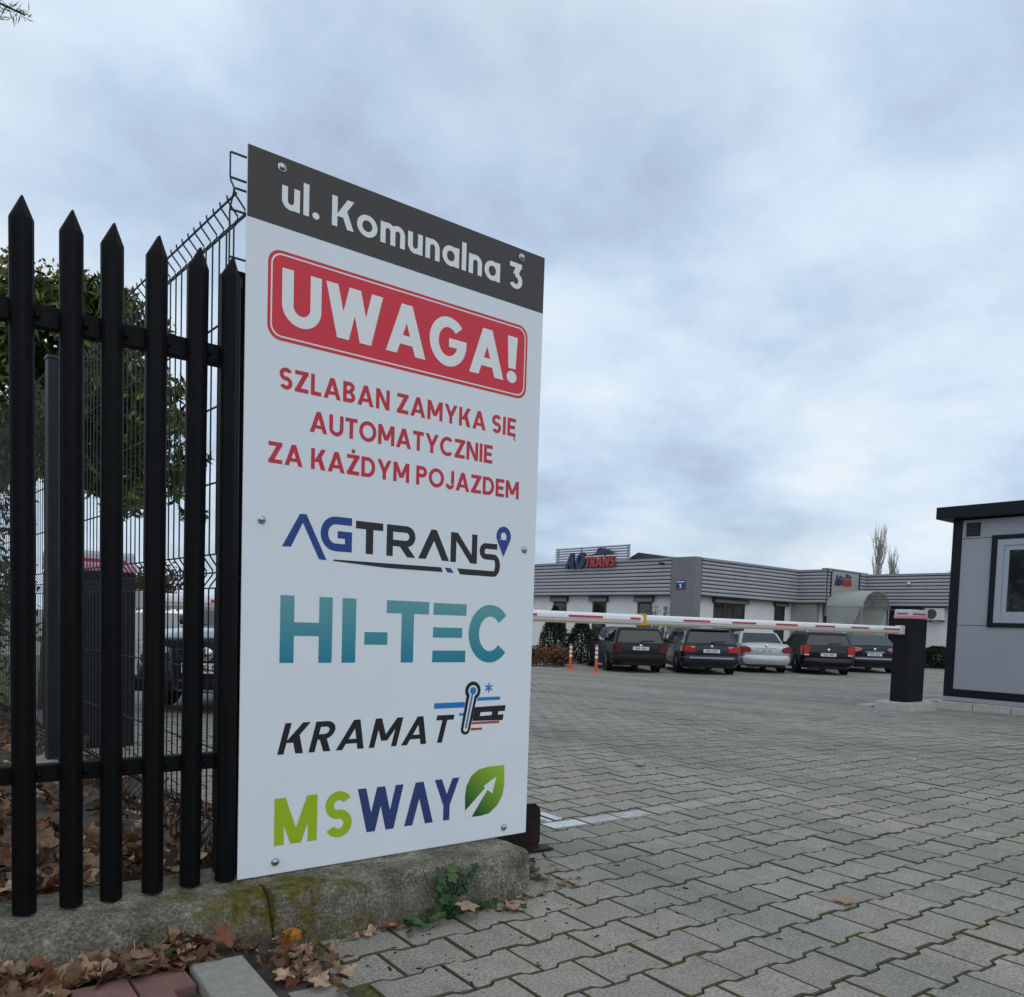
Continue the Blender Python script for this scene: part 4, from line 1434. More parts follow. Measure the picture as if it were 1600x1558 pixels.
mb.f += [(0, 2, 3, 1), (na * 4, na * 4 + 1, na * 4 + 3, na * 4 + 2)]
mb.build('canopy_sheet', poly_m, can, 50)
for yy in (-1.55, -2.4, -3.2):
    MB().tube([(cxx - (rzx - .045) * math.cos(math.pi * k / na), yy, 2.10 + GB + (rzz - .045) * math.sin(math.pi * k / na)) for k in range(na + 1)], 0.025, 6).build('arch_rib', col2_m, can)
for xx in (cxx - rzx + 0.03, cxx + rzx - 0.03):
    MB().tube([(xx, -3.15, 0.0), (xx, -3.15, 2.10 + GB)], 0.03, 8).build('canopy_post', col2_m, can)
    MB().prism([(-3.1, 2.08 + GB), (-1.5, 2.08 + GB), (-1.5, 0.9), (-2.4, 0.9)], 'x', xx - .006, xx + .006).build('side_pane', poly_m, can)
ac = thing('air_conditioner', 'white air conditioning unit on the office wall by the booth', 'air conditioner', (bx0, by0, -0.6), R(4))
box('case', mat('appliance_white', (0.66, 0.66, 0.66), 0.4), ac, 12.36, -5.15, 1.62 + GB, 12.68, -4.28, 2.20 + GB, 0.03)
MB().lathe([(0.235, 0), (0.235, -0.01), (0.20, -0.012)], 20, (12.358, -4.60, 1.91 + GB), 'x').build('fan_grille', shut_m, ac, 40)
box('bracket', shut_m, ac, 12.40, -5.05, 1.56 + GB, 12.71, -4.98, 1.617 + GB); box('bracket', shut_m, ac, 12.40, -4.5, 1.56 + GB, 12.71, -4.43, 1.617 + GB)
lp = thing('wall_lamp', 'small white lamp on the slatted fascia above the air conditioner', 'lamp', (bx0, by0, -0.6), R(4))
MB().lathe([(0.07, 0), (0.08, -0.06), (0.04, -0.14), (0.01, -0.15)], 12, (12.205, -3.55, 3.35 + GB), 'x').build('shade', mat('appliance_white', (0.66, 0.66, 0.66)), lp, 50)
# pitched roof piece behind the parapet
pr = MB().prism([(1.0, FZ1 - 0.06), (3.45, FZ1 + 0.36), (4.4, FZ1 - 0.06)], 'x', 0.45, 7.0).build('roof_hip', mat('roof_tile_dark', (0.035, 0.035, 0.042), 0.6, var=(0.06, 0.06, 0.07), vscale=14), bld)

# ------------------------------------------------------------------ cars
tyre_m = mat('tyre_rubber', (0.012, 0.012, 0.012), 0.8)
rim_m = mat('alloy', (0.42, 0.42, 0.44), 0.35, metal=0.9)
trim_m = mat('black_trim', (0.006, 0.006, 0.0065), 0.55, spec=.25)
chrome = mat('chrome', (0.75, 0.76, 0.78), 0.12, metal=1.0)
carglass = mat('car_glass', (0.010, 0.013, 0.015), 0.03, spec=0.55, coat=0.1)
plate_m = mat('number_plate_white', (0.62, 0.63, 0.63), 0.4)
plate_k = mat('number_plate_marks', (0.10, 0.10, 0.10), 0.5)


def paint(name, c, metal=0.0, rough=0.28):
    return mat(name, c, rough, metal=metal, coat=0.22, spec=0.22)


def loft(secs, smooth=50):
    mb = MB(); n = len(secs[0])
    for s in secs:
        mb.v += s
    for k in range(len(secs) - 1):
        for i in range(n):
            j = (i + 1) % n
            mb.f.append((k * n + i, k * n + j, (k + 1) * n + j, (k + 1) * n + i))
    mb.f.append(tuple(range(n - 1, -1, -1)))
    o_ = (len(secs) - 1) * n
    mb.f.append(tuple(o_ + i for i in range(n)))
    return mb


def body_section(y, w, zb, zt, crown=0.03, sh=0.06):
    h = zt - zb
    half = [(0.0, zb), (w - 0.14, zb), (w - 0.05, zb + 0.05), (w - 0.012, zb + 0.16 * h + .04), (w, zb + 0.42 * h), (w - 0.004, zb + 0.60 * h), (w - 0.02, zb + 0.82 * h),
            (w - sh * .8, zt - 0.035), (w - sh - 0.05, zt - 0.004), (w * 0.5, zt + crown * 0.75), (0.0, zt + crown)]
    return [(x, y, z) for x, z in half] + [(-x, y, z) for x, z in half[-2:0:-1]]


def ring(z, yf, yr, w, rc=0.10, n=5):
    p = []
    for cx, cy, a in ((w - rc, yf - rc, 0), (-w + rc, yf - rc, 90), (-w + rc, yr + rc, 180), (w - rc, yr + rc, 270)):
        for k in range(n):
            an = R(a + 90 * k / (n - 1))
            p.append((cx + rc * math.cos(an), cy + rc * math.sin(an), z))
    return p


def quad_pane(name, pts, material, parent, off, thick=0.006):
    """pane from four corner points, pushed out along `off`"""
    o_ = Vector(off)
    a = [Vector(p) + o_ for p in pts]; b_ = [q - o_.normalized() * thick for q in a]
    mb = MB().add(a + b_, [(0, 1, 2, 3), (7, 6, 5, 4), (0, 4, 5, 1), (1, 5, 6, 2), (2, 6, 7, 3), (3, 7, 4, 0)])
    return mb.build(name, material, parent)


def lerp(a, b_, t):
    return tuple(a[i] + (b_[i] - a[i]) * t for i in range(3))


wheel_cache = {}


def wheel(parent, x, y, r, sgn, w=0.20):
    key = (r, sgn)
    if key not in wheel_cache:
        t = MB().lathe([(r * .62, -w / 2), (r * .93, -w / 2), (r, -w / 2 + .03), (r, w / 2 - .03), (r * .93, w / 2), (r * .62, w / 2)], 28, axis='x').mesh('tyre', 40)
        t.materials.append(tyre_m)
        mb = MB().lathe([(r * .60, -w * .3), (r * .64, sgn * w * .46 if sgn > 0 else -w * .2), (r * .64, w * .46)], 24, axis='x') if False else MB()
        xo = sgn * w * 0.44
        for k in range(5):
            a = 2 * math.pi * k / 5
            d = Vector((0, math.cos(a), math.sin(a))); q = Vector((0, -math.sin(a), math.cos(a)))
            for s_ in (-.55, .55):
                b0 = d * r * .10 + q * r * .06 * s_; b1 = d * r * .60 + q * r * .17 * s_
                mb.tube([(xo, b0.y, b0.z), (xo - sgn * .01, b1.y, b1.z)], r * .055, 4)
        mb.lathe([(r * .17, xo - .02), (r * .17, xo + .012), (r * .1, xo + .018)], 14, axis='x')
        mb.lathe([(r * .66, xo - .03), (r * .66, xo), (r * .60, xo), (r * .60, xo - .03)], 28, axis='x')
        rm = mb.mesh('rim'); rm.materials.append(rim_m)
        dk = MB().lathe([(r * .63, xo - .05), (r * .63, xo - .035)], 24, axis='x').mesh('brake_disc'); dk.materials.append(trim_m)
        wheel_cache[key] = (t, rm, dk)
    t, rm, dk = wheel_cache[key]
    o_ = put('wheel', t, None, parent, (x, y, r))
    put('rim', rm, None, o_); put('brake_disc', dk, None, o_)
    return o_


def car(label, pos, heading, pnt, spec, group='cars parked in a row before the office'):
    L, W, H = spec['L'], spec['W'], spec['H']
    t = thing('parked_car', label, 'car', pos, R(heading - 90), group)
    h = W / 2
    zb = 0.22
    belt = spec['belt']
    hood = spec.get('hood', 0.80)
    cowl_y = spec['cowl']          # y of windscreen base
    rear_y = -L / 2
    deck = spec.get('deck', belt)  # height of the rear deck
    deck_y = spec.get('deck_y', rear_y)
    st = [(rear_y + 0.00, h - .13, zb + .22, deck - .16), (rear_y + .03, h - .07, zb + .12, deck - .07), (rear_y + .10, h - .025, zb + .06, deck - .015), (rear_y + .30, h - .005, zb, deck)]
    if deck_y > rear_y + .35:
        st.append((deck_y - .05, h, zb, deck)); st.append((deck_y + .25, h, zb, belt + (deck - belt) * .5))
    st += [(-0.4, h, zb, belt), (cowl_y - .15, h, zb, belt), (cowl_y + .1, h - .003, zb, belt - .015), (L / 2 - .75, h - .012, zb, hood + .075), (L / 2 - .30, h - .04, zb + .02, hood), (L / 2 - .10, h - .11, zb + .06, hood - .08), (L / 2, h - .22, zb + .16, hood - .20)]
    body = loft([body_section(*s) for s in st]).build('body', pnt, t, smooth=38)
    # cabin shell
    rf_, rr_ = spec['roof_f'], spec['roof_r']
    gb = spec['glass_r']           # y of the rear screen base
    wb, wr = h - .055, h - spec.get('tumble', .20)
    cf = cowl_y + .04
    zr = H
    def lev(u, z):
        return ring(z, cf + (rf_ - cf) * u, gb + (rr_ - gb) * u, wb + (wr - wb) * (u ** 1.15), 0.09)
    zb2 = belt - .05
    zl = lambda u: zb2 + (zr - .065 - zb2) * u / .93
    rings = [lev(0, zb2), lev(.33, zl(.33)), lev(.66, zl(.66)), lev(.93, zr - .065), ring(zr - .022, rf_ - .10, rr_ + .05, wr - .045, .12), ring(zr, rf_ - .34, rr_ + .20, wr - .20, .14)]
    cabin = loft(rings).build('cabin', pnt, t, smooth=45)

    def P(u, side, front):
        y = (cf + (rf_ - cf) * u) if front else (gb + (rr_ - gb) * u)
        w_ = wb + (wr - wb) * (u ** 1.15)
        return (side * w_, y, zb2 + (zr - .065 - zb2) * u / .93)
    # rear screen, windscreen
    u0, u1 = spec.get('rs', (.16, .80))
    n_r = Vector((0, -1, .35)).normalized() * .007
    a, b_, c_, d_ = P(u0, -1, False), P(u0, 1, False), P(u1, 1, False), P(u1, -1, False)
    ins = .085
    def pull(p, s, k=ins):
        return (p[0] - s * k, p[1], p[2])
    quad_pane('rear_window', [pull(a, -1, .07), pull(b_, 1, .07), pull(c_, 1, .10), pull(d_, -1, .10)], carglass, cabin, n_r)
    a, b_, c_, d_ = P(.10, 1, True), P(.10, -1, True), P(.86, -1, True), P(.86, 1, True)
    quad_pane('windscreen', [pull(a, 1, .05), pull(b_, -1, .05), pull(c_, -1, .08), pull(d_, 1, .08)], carglass, cabin, (0, .010, .006))
    # side glass
    for s in (-1, 1):
        lo, hi = .17, .82
        fl, fh = P(lo, s, True), P(hi, s, True); rl, rh = P(lo, s, False), P(hi, s, False)
        cuts = spec['cuts']
        for (k0, k1) in zip(cuts[:-1], cuts[1:]):
            g = .012
            q = [lerp(fl, rl, k0 + g), lerp(fl, rl, k1 - g), lerp(fh, rh, k1 - g), lerp(fh, rh, k0 + g)]
            if s < 0:
                q = q[::-1]
            quad_pane('side_window', q, carglass, cabin, (s * .010, 0, .002))
        if spec.get('chrome'):
            p0, p1 = lerp(fl, rl, cuts[0]), lerp(fl, rl, cuts[-1])
            p2, p3 = lerp(fh, rh, cuts[0]), lerp(fh, rh, cuts[-1])
            MB().tube([(q[0] + s * .012, q[1], q[2]) for q in (p2, p3, lerp(p3, p1, .5), p1, p0)], .010, 5).build('window_trim', chrome, cabin)
        # mirror, door handles, sill
        mb = MB().cbox(s * (h + .02) - .09, cowl_y - .42, belt - .01, s * (h + .02) + .09, cowl_y - .28, belt + .12, .03)
        mb.build('mirror', spec.get('mirror_mat', pnt), t, 40)
        for yy in (cowl_y - 1.15, cowl_y - 2.05):
            box('door_handle', spec.get('handle', pnt), body, s * (h - .004) - .015, yy, belt - .17, s * (h - .004) + .018, yy + .19, belt - .14, .006)
        box('sill', trim_m, body, s * (h - .02) - .02, -L / 2 + 1.25, zb - .02, s * (h - .02) + .02, L / 2 - 1.2, zb + .07, .008)
        yw_f, yw_r = L / 2 - .92, -L / 2 + spec.get('overhang', 1.02)
        for yy in (yw_f, yw_r):
            r = spec.get('wr', .315)
            arch = MB()
            arch.lathe([(r + .055, 0), (r + .055, .012)], 28, (0, 0, 0), 'x')
            ao = arch.build('wheel_arch', trim_m, body); ao.location = (s * (h - .004) - (.012 if s < 0 else 0) + s * .001, yy, r + .01)
            wheel(t, s * (h - .085), yy, r, s)
    # tail: lights, plate, bumper
    if spec.get('tail', True):
        bz = spec.get('bump', (.36, .60))
        bp = loft([body_section(rear_y - .07, h - .16, bz[0] + .04, bz[1] - .03, .0), body_section(rear_y - .045, h - .06, bz[0], bz[1], .0), body_section(rear_y + .12, h + .006, bz[0] - .04, bz[1], .0), body_section(rear_y + .45, h + .006, bz[0] - .02, bz[1] - .02, .0)])
        bmp = bp.build('rear_bumper', spec.get('bump_mat', pnt), t, smooth=40)
        if spec.get('bump_strip'):
            box('bumper_strip', spec['bump_strip'], bmp, -h + .22, rear_y - .082, bz[1] - .10, h - .22, rear_y - .062, bz[1] - .055, .004)
        box('diffuser', trim_m, bmp, -h + .25, rear_y - .04, bz[0] - .10, h - .25, rear_y + .2, bz[0] + .02, .01)
        lz0, lz1, lw, wrap = spec['light']
        for s in (-1, 1):
            x1 = s * (h - .055); x0 = s * (h - .055 - lw)
            pts = spec.get('lshape')
            if pts:
                pl2 = [(s * (h - .055 - lw * a_), lz0 + (lz1 - lz0) * b2) for a_, b2 in pts]
            else:
                pl2 = [(x0, lz0), (x1, lz0), (x1, lz1), (x0, lz1)]
            mb = MB().prism(pl2, 'y', rear_y - .004 + spec.get('ly', 0), rear_y + .16)
            lo_ = mb.build('tail_light', spec.get('lmat'), t)
            if wrap:
                mb = MB().box(min(s * (h - .04), s * (h + .008)), rear_y + .05, lz0 + .02, max(s * (h - .04), s * (h + .008)), rear_y + wrap, lz1 - .02)
                mb.build('side_lens', spec.get('lmat'), lo_)
            if spec.get('clear'):
                c0, c1 = spec['clear']
                box('clear_lens', mat('clear_lens', (0.60, 0.50, 0.50), 0.2), lo_, min(x0, x1) + .03, rear_y - .012, lz0 + (lz1 - lz0) * c0, max(x0, x1) - .03, rear_y, lz0 + (lz1 - lz0) * c1, .004)
        pz = spec['plate']
        pt = box('number_plate', plate_m, t, -.26, rear_y - spec.get('ply', .022), pz - .055, .26, rear_y + .05, pz + .055, .003)
        for k, xx in enumerate((-.17, -.115, -.06, .03, .085, .14)):
            box('plate_character', plate_k, pt, xx, rear_y - spec.get('ply', .022) - .002, pz - .03, xx + .034, rear_y - spec.get('ply', .022) + .001, pz + .03)
        if spec.get('strip'):
            box('boot_strip', spec['strip'], t, -.34, rear_y - .016, pz + .075, .34, rear_y + .05, pz + .105, .004)
        sm_ = trim_m
        for s in (-1, 1):
            box('tailgate_seam', sm_, body, s * (h - .17) - .004, rear_y - .003, bz[1] + .02, s * (h - .17) + .004, rear_y + .06, deck - .12)
        bdg = MB().lathe([(.045, 0), (.045, -.012), (.02, -.016)], 16, (0, rear_y + spec.get('bdy', .0), spec.get('badge', .82)), 'y').build('badge', chrome, t, 40)
        if spec.get('wiper'):
            wz = P(u0 + .05, 1, False)
            MB().tube([(0.0, wz[1] - .03, wz[2]), (.10, wz[1] - .03, wz[2] + .03), (.45, wz[1] - .02, wz[2] + .05)], .010, 5).build('rear_wiper', trim_m, t)
        MB().tube([(h - .55, rear_y - .06, .25), (h - .55, rear_y + .3, .25)], .03, 8).build('exhaust', trim_m, t)
    if spec.get('rails'):
        for s in (-1, 1):
            y0, y1 = rf_ - .25, rr_ + .12
            MB().tube([(s * (wr - .06), y0, zr - .05), (s * (wr - .04), y0 - .12, zr + .028), (s * (wr - .04), (y0 + y1) / 2, zr + .045), (s * (wr - .04), y1 + .12, zr + .03), (s * (wr - .06), y1, zr - .05)], .020, 6).build('roof_rail', spec['rails'], t, 50)
    if spec.get('spoiler'):
        MB().cbox(-wr + .06, rr_ - .10, zr - .085, wr - .06, rr_ + .16, zr - .035, .012).build('spoiler', pnt, t)
    return t


red_lens = mat('red_lens', (0.23, 0.012, 0.016), 0.15, coat=0.5)
red_lens2 = mat('bright_red_lens', (0.42, 0.025, 0.025), 0.15, coat=0.5)
dred_lens = mat('dark_red_lens', (0.10, 0.010, 0.012), 0.2)
blk_p = paint('paint_black', (0.004, 0.004, 0.005))
char_p = paint('paint_charcoal', (0.016, 0.018, 0.027), 0.3)
silv_p = paint('paint_silver', (0.40, 0.415, 0.44), 0.5, 0.32)
dkb_p = paint('paint_blue_black', (0.010, 0.011, 0.017), 0.2)
old_p = mat('paint_faded_black', (0.008, 0.0078, 0.0085), 0.42, coat=0.08, spec=.2)


def place(px_, py_, head, L):
    a = R(head)
    return (px_ + math.cos(a) * L / 2, py_ + math.sin(a) * L / 2, -0.6)


car('old faded black estate car, leftmost of the parked row, with square tail lights', place(18.94, 17.98, 58.5, 4.75), 58.5, old_p,
    dict(L=4.75, W=1.76, H=1.45, belt=.93, cowl=.95, roof_f=.25, roof_r=-2.10, glass_r=-2.33, cuts=(.06, .36, .66, .93), light=(.66, .92, .20, .22), lmat=dred_lens, plate=.78,
         bump=(.34, .60), bump_mat=trim_m, badge=.86, wiper=True, rs=(.14, .84), hood=.82, overhang=1.1, wr=.31, ply=.03, handle=trim_m), )
car('charcoal estate car with chrome window trim and wide red tail lights, second in the row', place(20.86, 16.74, 52.5, 4.84), 52.5, char_p,
    dict(L=4.84, W=1.85, H=1.49, belt=.97, cowl=.98, roof_f=.20, roof_r=-1.98, glass_r=-2.36, cuts=(.06, .35, .64, .92), light=(.72, .92, .36, .30), lmat=red_lens2, plate=.76,
         lshape=[(0, .1), (0, .8), (.35, 1.0), (1.0, .55), (1.0, .12), (.5, .0)], clear=(.70, .92), bump=(.32, .62), bump_strip=silv_p, badge=.90, chrome=True, wiper=True, rs=(.16, .82), spoiler=True, wr=.335, tumble=.24, ly=-.01, ply=.03))
car('silver saloon car parked between two dark estate cars', place(24.20, 17.06, 49.5, 4.48), 49.5, silv_p,
    dict(L=4.48, W=1.72, H=1.44, belt=.95, cowl=.85, roof_f=.05, roof_r=-1.02, glass_r=-1.66, deck=1.02, deck_y=-1.62, cuts=(.08, .46, .86), light=(.70, .93, .30, .26), lmat=red_lens, plate=.78,
         lshape=[(0, .0), (0, .85), (.25, 1.0), (.85, .75), (1.0, .25), (.7, .0)], bump=(.30, .62), badge=.95, strip=chrome, rs=(.20, .93), wr=.30, tumble=.22, ply=.03, clear=None))
car('black estate car with silver roof rails and upright red tail lights', place(25.95, 15.78, 46.5, 4.68), 46.5, blk_p,
    dict(L=4.68, W=1.78, H=1.50, belt=.97, cowl=.95, roof_f=.15, roof_r=-2.02, glass_r=-2.29, cuts=(.06, .36, .66, .94), light=(.66, 1.02, .22, .20), lmat=red_lens2, plate=.70,
         lshape=[(0, .0), (0, .9), (.3, 1.0), (1.0, .80), (.8, .35), (.7, .0)], clear=(.02, .14), bump=(.30, .58), badge=.87, wiper=True, rails=chrome, rs=(.20, .80), wr=.315, tumble=.22, ply=.03))
car('dark blue-black hatchback with sloping tail, rightmost in the row by the barrier', place(29.61, 16.11, 44.5, 4.80), 44.5, dkb_p,
    dict(L=4.80, W=1.88, H=1.48, belt=1.0, cowl=1.0, roof_f=.25, roof_r=-1.25, glass_r=-2.20, deck=1.06, deck_y=-2.0, cuts=(.06, .40, .80), light=(.80, .98, .44, .28), lmat=mat('pale_lens', (0.42, 0.20, 0.22), .15, coat=.5), plate=.70,
         lshape=[(0, .1), (0, .75), (.3, 1.0), (.9, .85), (1.0, .4), (.6, .0)], bump=(.30, .62), bump_strip=silv_p, badge=.90, strip=chrome, wiper=True, rs=(.12, .93), wr=.33, tumble=.26, ply=.03))

# front of a dark car behind the fence, facing the street
vw = car('dark car with chrome grille facing the street behind the fence', (2.758 + math.cos(R(52.4)) * 2.39, 8.967 + math.sin(R(52.4)) * 2.39, -0.255), -127.6, mat('paint_dark_grey', (0.035, 0.037, 0.042), .2, metal=.5, coat=1.0),
         dict(L=4.78, W=1.82, H=1.47, belt=.96, cowl=.92, roof_f=.10, roof_r=-1.2, glass_r=-1.85, deck=1.0, deck_y=-1.8, cuts=(.06, .40, .84), tail=False, hood=.84, light=(0, 0, 0, 0), plate=.5, wr=.325), None)
fy = 2.39
grl = box('grille', trim_m, vw, -.36, fy - .10, .40, .36, fy + .012, .72, .02)
for k in range(4):
    box('grille_bar', chrome, grl, -.33, fy + .010, .60 + k * .032, .33, fy + .024, .612 + k * .032)
MB().prism([(-.40, .72), (-.36, .30), (-.30, .26), (.30, .26), (.36, .30), (.40, .72), (.37, .72), (.335, .32), (.29, .285), (-.29, .285), (-.335, .32), (-.37, .72)], 'y', fy + .005, fy + .022).build('grille_surround', chrome, grl)
emb = MB().lathe([(.075, 0), (.075, .012), (.06, .018)], 20, (0, fy + .014, .665), 'y').build('emblem', chrome, vw, 40)
for s in (-1, 1):
    MB().prism([(s * .42, .60), (s * .80, .66), (s * .82, .76), (s * .62, .77), (s * .42, .72)], 'y', fy - .42, fy - .012).build('headlight', mat('headlight_lens', (.82, .84, .86), .3, metal=.5), vw)
    box('fog_lamp', chrome, vw, s * .66 - .12, fy - .14, .38, s * .66 + .12, fy - .02, .40)
npv = box('number_plate', plate_m, vw, -.26, fy + .024, .46, .26, fy + .034, .57, .003)
ps, tw = text_polys('BMI', .16, .2)
pf = flat_xz('plate_lettering', [[(-x_, z_) for x_, z_ in p] for p in fit(ps, tw, -.02, .48, .20, .55)], plate_k, npv, 0)
pf.location = (0, fy + .0345, 0); pf.scale = (1, 1, 1)
MB().cbox(-.86, fy - .35, .24, .86, fy - .02, .42, .05).build('front_bumper', trim_m, vw, 40)

# ------------------------------------------------------------------ delineator posts
dor = mat('delineator_orange', (0.62, 0.085, 0.03), 0.5)
dwh = mat('delineator_white', (0.72, 0.70, 0.68), 0.4)
for k, (x, y, z, lb) in enumerate(((17.31, 19.45, -.6, 'orange and white flexible bollard by the barberry hedge'), (16.67, 17.59, -.555, 'orange and white flexible bollard beside the old black estate car'))):
    t = thing('flexible_bollard', lb, 'bollard', (x, y, z), 0, 'orange bollards by the hedge')
    MB().lathe([(.13, 0), (.13, .02), (.07, .05), (.045, .055)], 16).build('base', dor, t, 40)
    MB().lathe([(.045, .056), (.042, .40), (.042, .82), (.03, .85)], 14).build('post', dor, t, 40)
    for z0 in (.44, .57, .70):
        MB().lathe([(.0435, z0), (.0445, z0 + .01), (.0445, z0 + .075), (.0435, z0 + .08)], 14).build('reflective_band', dwh, t, 40)
# ------------------------------------------------------------------ vegetation helpers
def quads_mesh(name, C, U, V):
    """leaf quads from centres and two half-axes (numpy n x 3)"""
    n = len(C)
    co = np.empty((n, 4, 3))
    co[:, 0] = C - U; co[:, 1] = C - 0.15 * U + V; co[:, 2] = C + U; co[:, 3] = C - 0.15 * U - V
    me = bpy.data.meshes.new(name)
    me.vertices.add(n * 4); me.loops.add(n * 4); me.polygons.add(n)
    me.vertices.foreach_set('co', co.reshape(-1))
    me.loops.foreach_set('vertex_index', np.arange(n * 4, dtype=np.int32))
    me.polygons.foreach_set('loop_start', np.arange(0, n * 4, 4, dtype=np.int32))
    me.polygons.foreach_set('loop_total', np.full(n, 4, dtype=np.int32))
    me.update(calc_edges=True)
    return me


def unit(a):
    return a / np.maximum(np.linalg.norm(a, axis=1, keepdims=True), 1e-9)


def clump_cloud(centres, radii, per, size, aspect=0.4, droop=0.0, outward=0.6, ref=None, flat=1.0):
    Cs, Us, Vs = [], [], []
    for c, r in zip(centres, radii):
        d = unit(rng.normal(size=(per, 3)))
        rad = r * rng.random((per, 1)) ** 0.45
        p = d * rad; p[:, 2] *= flat
        o_ = unit(d * outward + rng.normal(size=(per, 3)) * (1 - outward * .6) + np.array([0, 0, -droop]))
        if ref is not None:
            o_ = unit(o_ + unit(np.array([c]) - ref) * .6)
        s = size * rng.uniform(.6, 1.3, (per, 1))
        side = unit(np.cross(o_, rng.normal(size=(per, 3))))
        Cs.append(c + p); Us.append(o_ * s); Vs.append(side * s * aspect)
    return np.concatenate(Cs), np.concatenate(Us), np.concatenate(Vs)


bark = mat('brown_bark', (0.055, 0.040, 0.030), 0.95, var=(0.10, 0.08, 0.06), vscale=18, bump=0.9, bscale=30)
fir_m = leafmat('conifer_green', (0.022, 0.040, 0.011), (0.065, 0.095, 0.020), (0.20, 0.21, 0.045))
yel_l = leafmat('autumn_leaf', (0.10, 0.09, 0.018), (0.22, 0.17, 0.03), (0.34, 0.23, 0.045))

# conifer behind the fence: trunk, drooping boughs, needle sprays
ct = thing('conifer_tree', 'dark drooping conifer tree behind the wire fence', 'tree', (1.50, 10.1, -0.25))
trunk_pts = [(0, 0, 0), (0.03, -0.02, 1.2), (0.0, 0.05, 2.6), (0.08, 0.0, 4.0), (0.1, 0.02, 5.0)]
MB().tube(trunk_pts, [.19, .15, .12, .07, .02], 10).build('trunk', bark, ct, 50)
cent = []; rad = []
bmb = MB()
for k in range(64):
    a = rng.uniform(-0.6, 2 * math.pi - .6); h0 = rng.uniform(2.5, 4.55)
    Lb_ = (1.60 - 0.30 * (h0 - 2.5)) * rng.uniform(.65, 1.1)
    d = np.array([math.cos(a), math.sin(a), 0])
    p0 = np.array([0.02, 0.0, h0])
    pts = [p0 + d * Lb_ * t + np.array([0, 0, .30 * t - .55 * t * t]) * Lb_ for t in (0, .25, .5, .75, 1)]
    bmb.tube(pts, [.028, .022, .016, .010, .005], 5)
    for t in (.35, .55, .75, .95):
        q = p0 + d * Lb_ * t + np.array([0, 0, .30 * t - .55 * t * t]) * Lb_
        cent.append(q + rng.normal(size=3) * .06); rad.append(.17 + .11 * (1 - t) + rng.uniform(0, .06))
bmb.build('boughs', bark, ct)
Cc, Uu, Vv = clump_cloud(np.array(cent), rad, 95, .076, .26, droop=.45, outward=.5, flat=.8)
put('crown', quads_mesh('crown', Cc, Uu, Vv), fir_m, ct)

dk = thing('thuja_shrub', 'dense dark thuja shrub at the left edge behind the fence', 'shrub', (0.36, 9.0, -0.1))
cent = [(rng.uniform(-.6, .45), rng.uniform(-.6, .5), z) for z in np.linspace(.2, 3.0, 46)]
Cc, Uu, Vv = clump_cloud(np.array(cent), [.42] * 46, 130, .055, .3, outward=.7)
put('crown', quads_mesh('crown', Cc, Uu, Vv), fir_m, dk)
MB().tube([(0, 0, 0), (0, 0, 2.2)], [.12, .05], 8).build('trunk', bark, dk, 50)
dk2 = thing('thuja_shrub', 'tall thuja shrub beyond the fence post, left of the dark car', 'shrub', (-0.35, 7.4, 0.0))
cent = [(rng.uniform(-.5, .35), rng.uniform(-.5, .5), z) for z in np.linspace(.2, 2.5, 40)]
Cc, Uu, Vv = clump_cloud(np.array(cent), [.40] * 40, 130, .055, .3, outward=.7)
put('crown', quads_mesh('crown', Cc, Uu, Vv), fir_m, dk2)
MB().tube([(0, 0, 0), (0, 0, 2.0)], [.12, .05], 8).build('trunk', bark, dk2, 50)

yt = thing('autumn_tree', 'yellow-green autumn tree at the left edge behind the conifer', 'tree', (1.35, 16.7, -0.35))
MB().tube([(0, 0, 0), (.05, 0, 2.5), (0, .1, 5.0), (.1, .1, 6.8)], [.2, .16, .1, .03], 9).build('trunk', bark, yt, 50)
ymb = MB(); cent = []
for k in range(40):
    a = rng.uniform(0, 2 * math.pi); h0 = rng.uniform(3.2, 6.6); L_ = rng.uniform(.5, 1.35)
    e = np.array([math.cos(a) * L_, math.sin(a) * L_, h0 + L_ * .5])
    ymb.tube([(0, .05, h0 - .2), tuple(e * np.array([.5, .5, 1]) - np.array([0, 0, .2])), tuple(e)], [.035, .02, .006], 5)
    cent.append(e); cent.append(e * np.array([.6, .6, 1]))
ymb.build('boughs', bark, yt)
Cc, Uu, Vv = clump_cloud(np.array(cent), [.28] * len(cent), 60, .06, .5, outward=.2)
put('crown', quads_mesh('crown', Cc, Uu, Vv), yel_l, yt)

# pine whose bough hangs into the top left corner; its trunk stands left of the frame
pt = thing('pine_tree', 'pine bough hanging into the top left corner of the sky', 'tree', (-0.55, 4.6, 0.08))
MB().tube([(0, 0, 0), (.03, 0, 2), (0, .03, 4), (0, 0, 5.6)], [.17, .14, .10, .03], 10).build('trunk', bark, pt, 50)
pmb = MB(); nd = []
for (a, h0, L_, dz_) in ((0.10, 3.54, 1.12, .16), (0.24, 3.56, 1.04, .16), (0.02, 3.9, 1.0, .02), (0.6, 3.9, .9, .3), (1.6, 3.8, 1.0, .3), (2.6, 3.7, 1.0, .2), (3.8, 3.9, 1.0, .2), (4.9, 4.2, .9, .2), (1.0, 4.6, .8, .2), (2.2, 4.7, .8, .2), (3.3, 4.8, .8, .2), (5.6, 4.9, .8, .1)):
    pts = [np.array([math.cos(a) * L_ * t, math.sin(a) * L_ * t, h0 + dz_ * t - .10 * t * t]) for t in (0, .33, .66, 1)]
    pmb.tube(pts, [.02, .014, .009, .004], 5)
    for t in np.linspace(.25, 1, 46):
        i = min(2, int(t * 3)); f_ = t * 3 - i
        q = pts[i] * (1 - f_) + pts[i + 1] * f_
        for s in range(9):
            nd.append(q + rng.normal(size=3) * .012)
pmb.build('boughs', bark, pt)
nd = np.array(nd); n = len(nd)
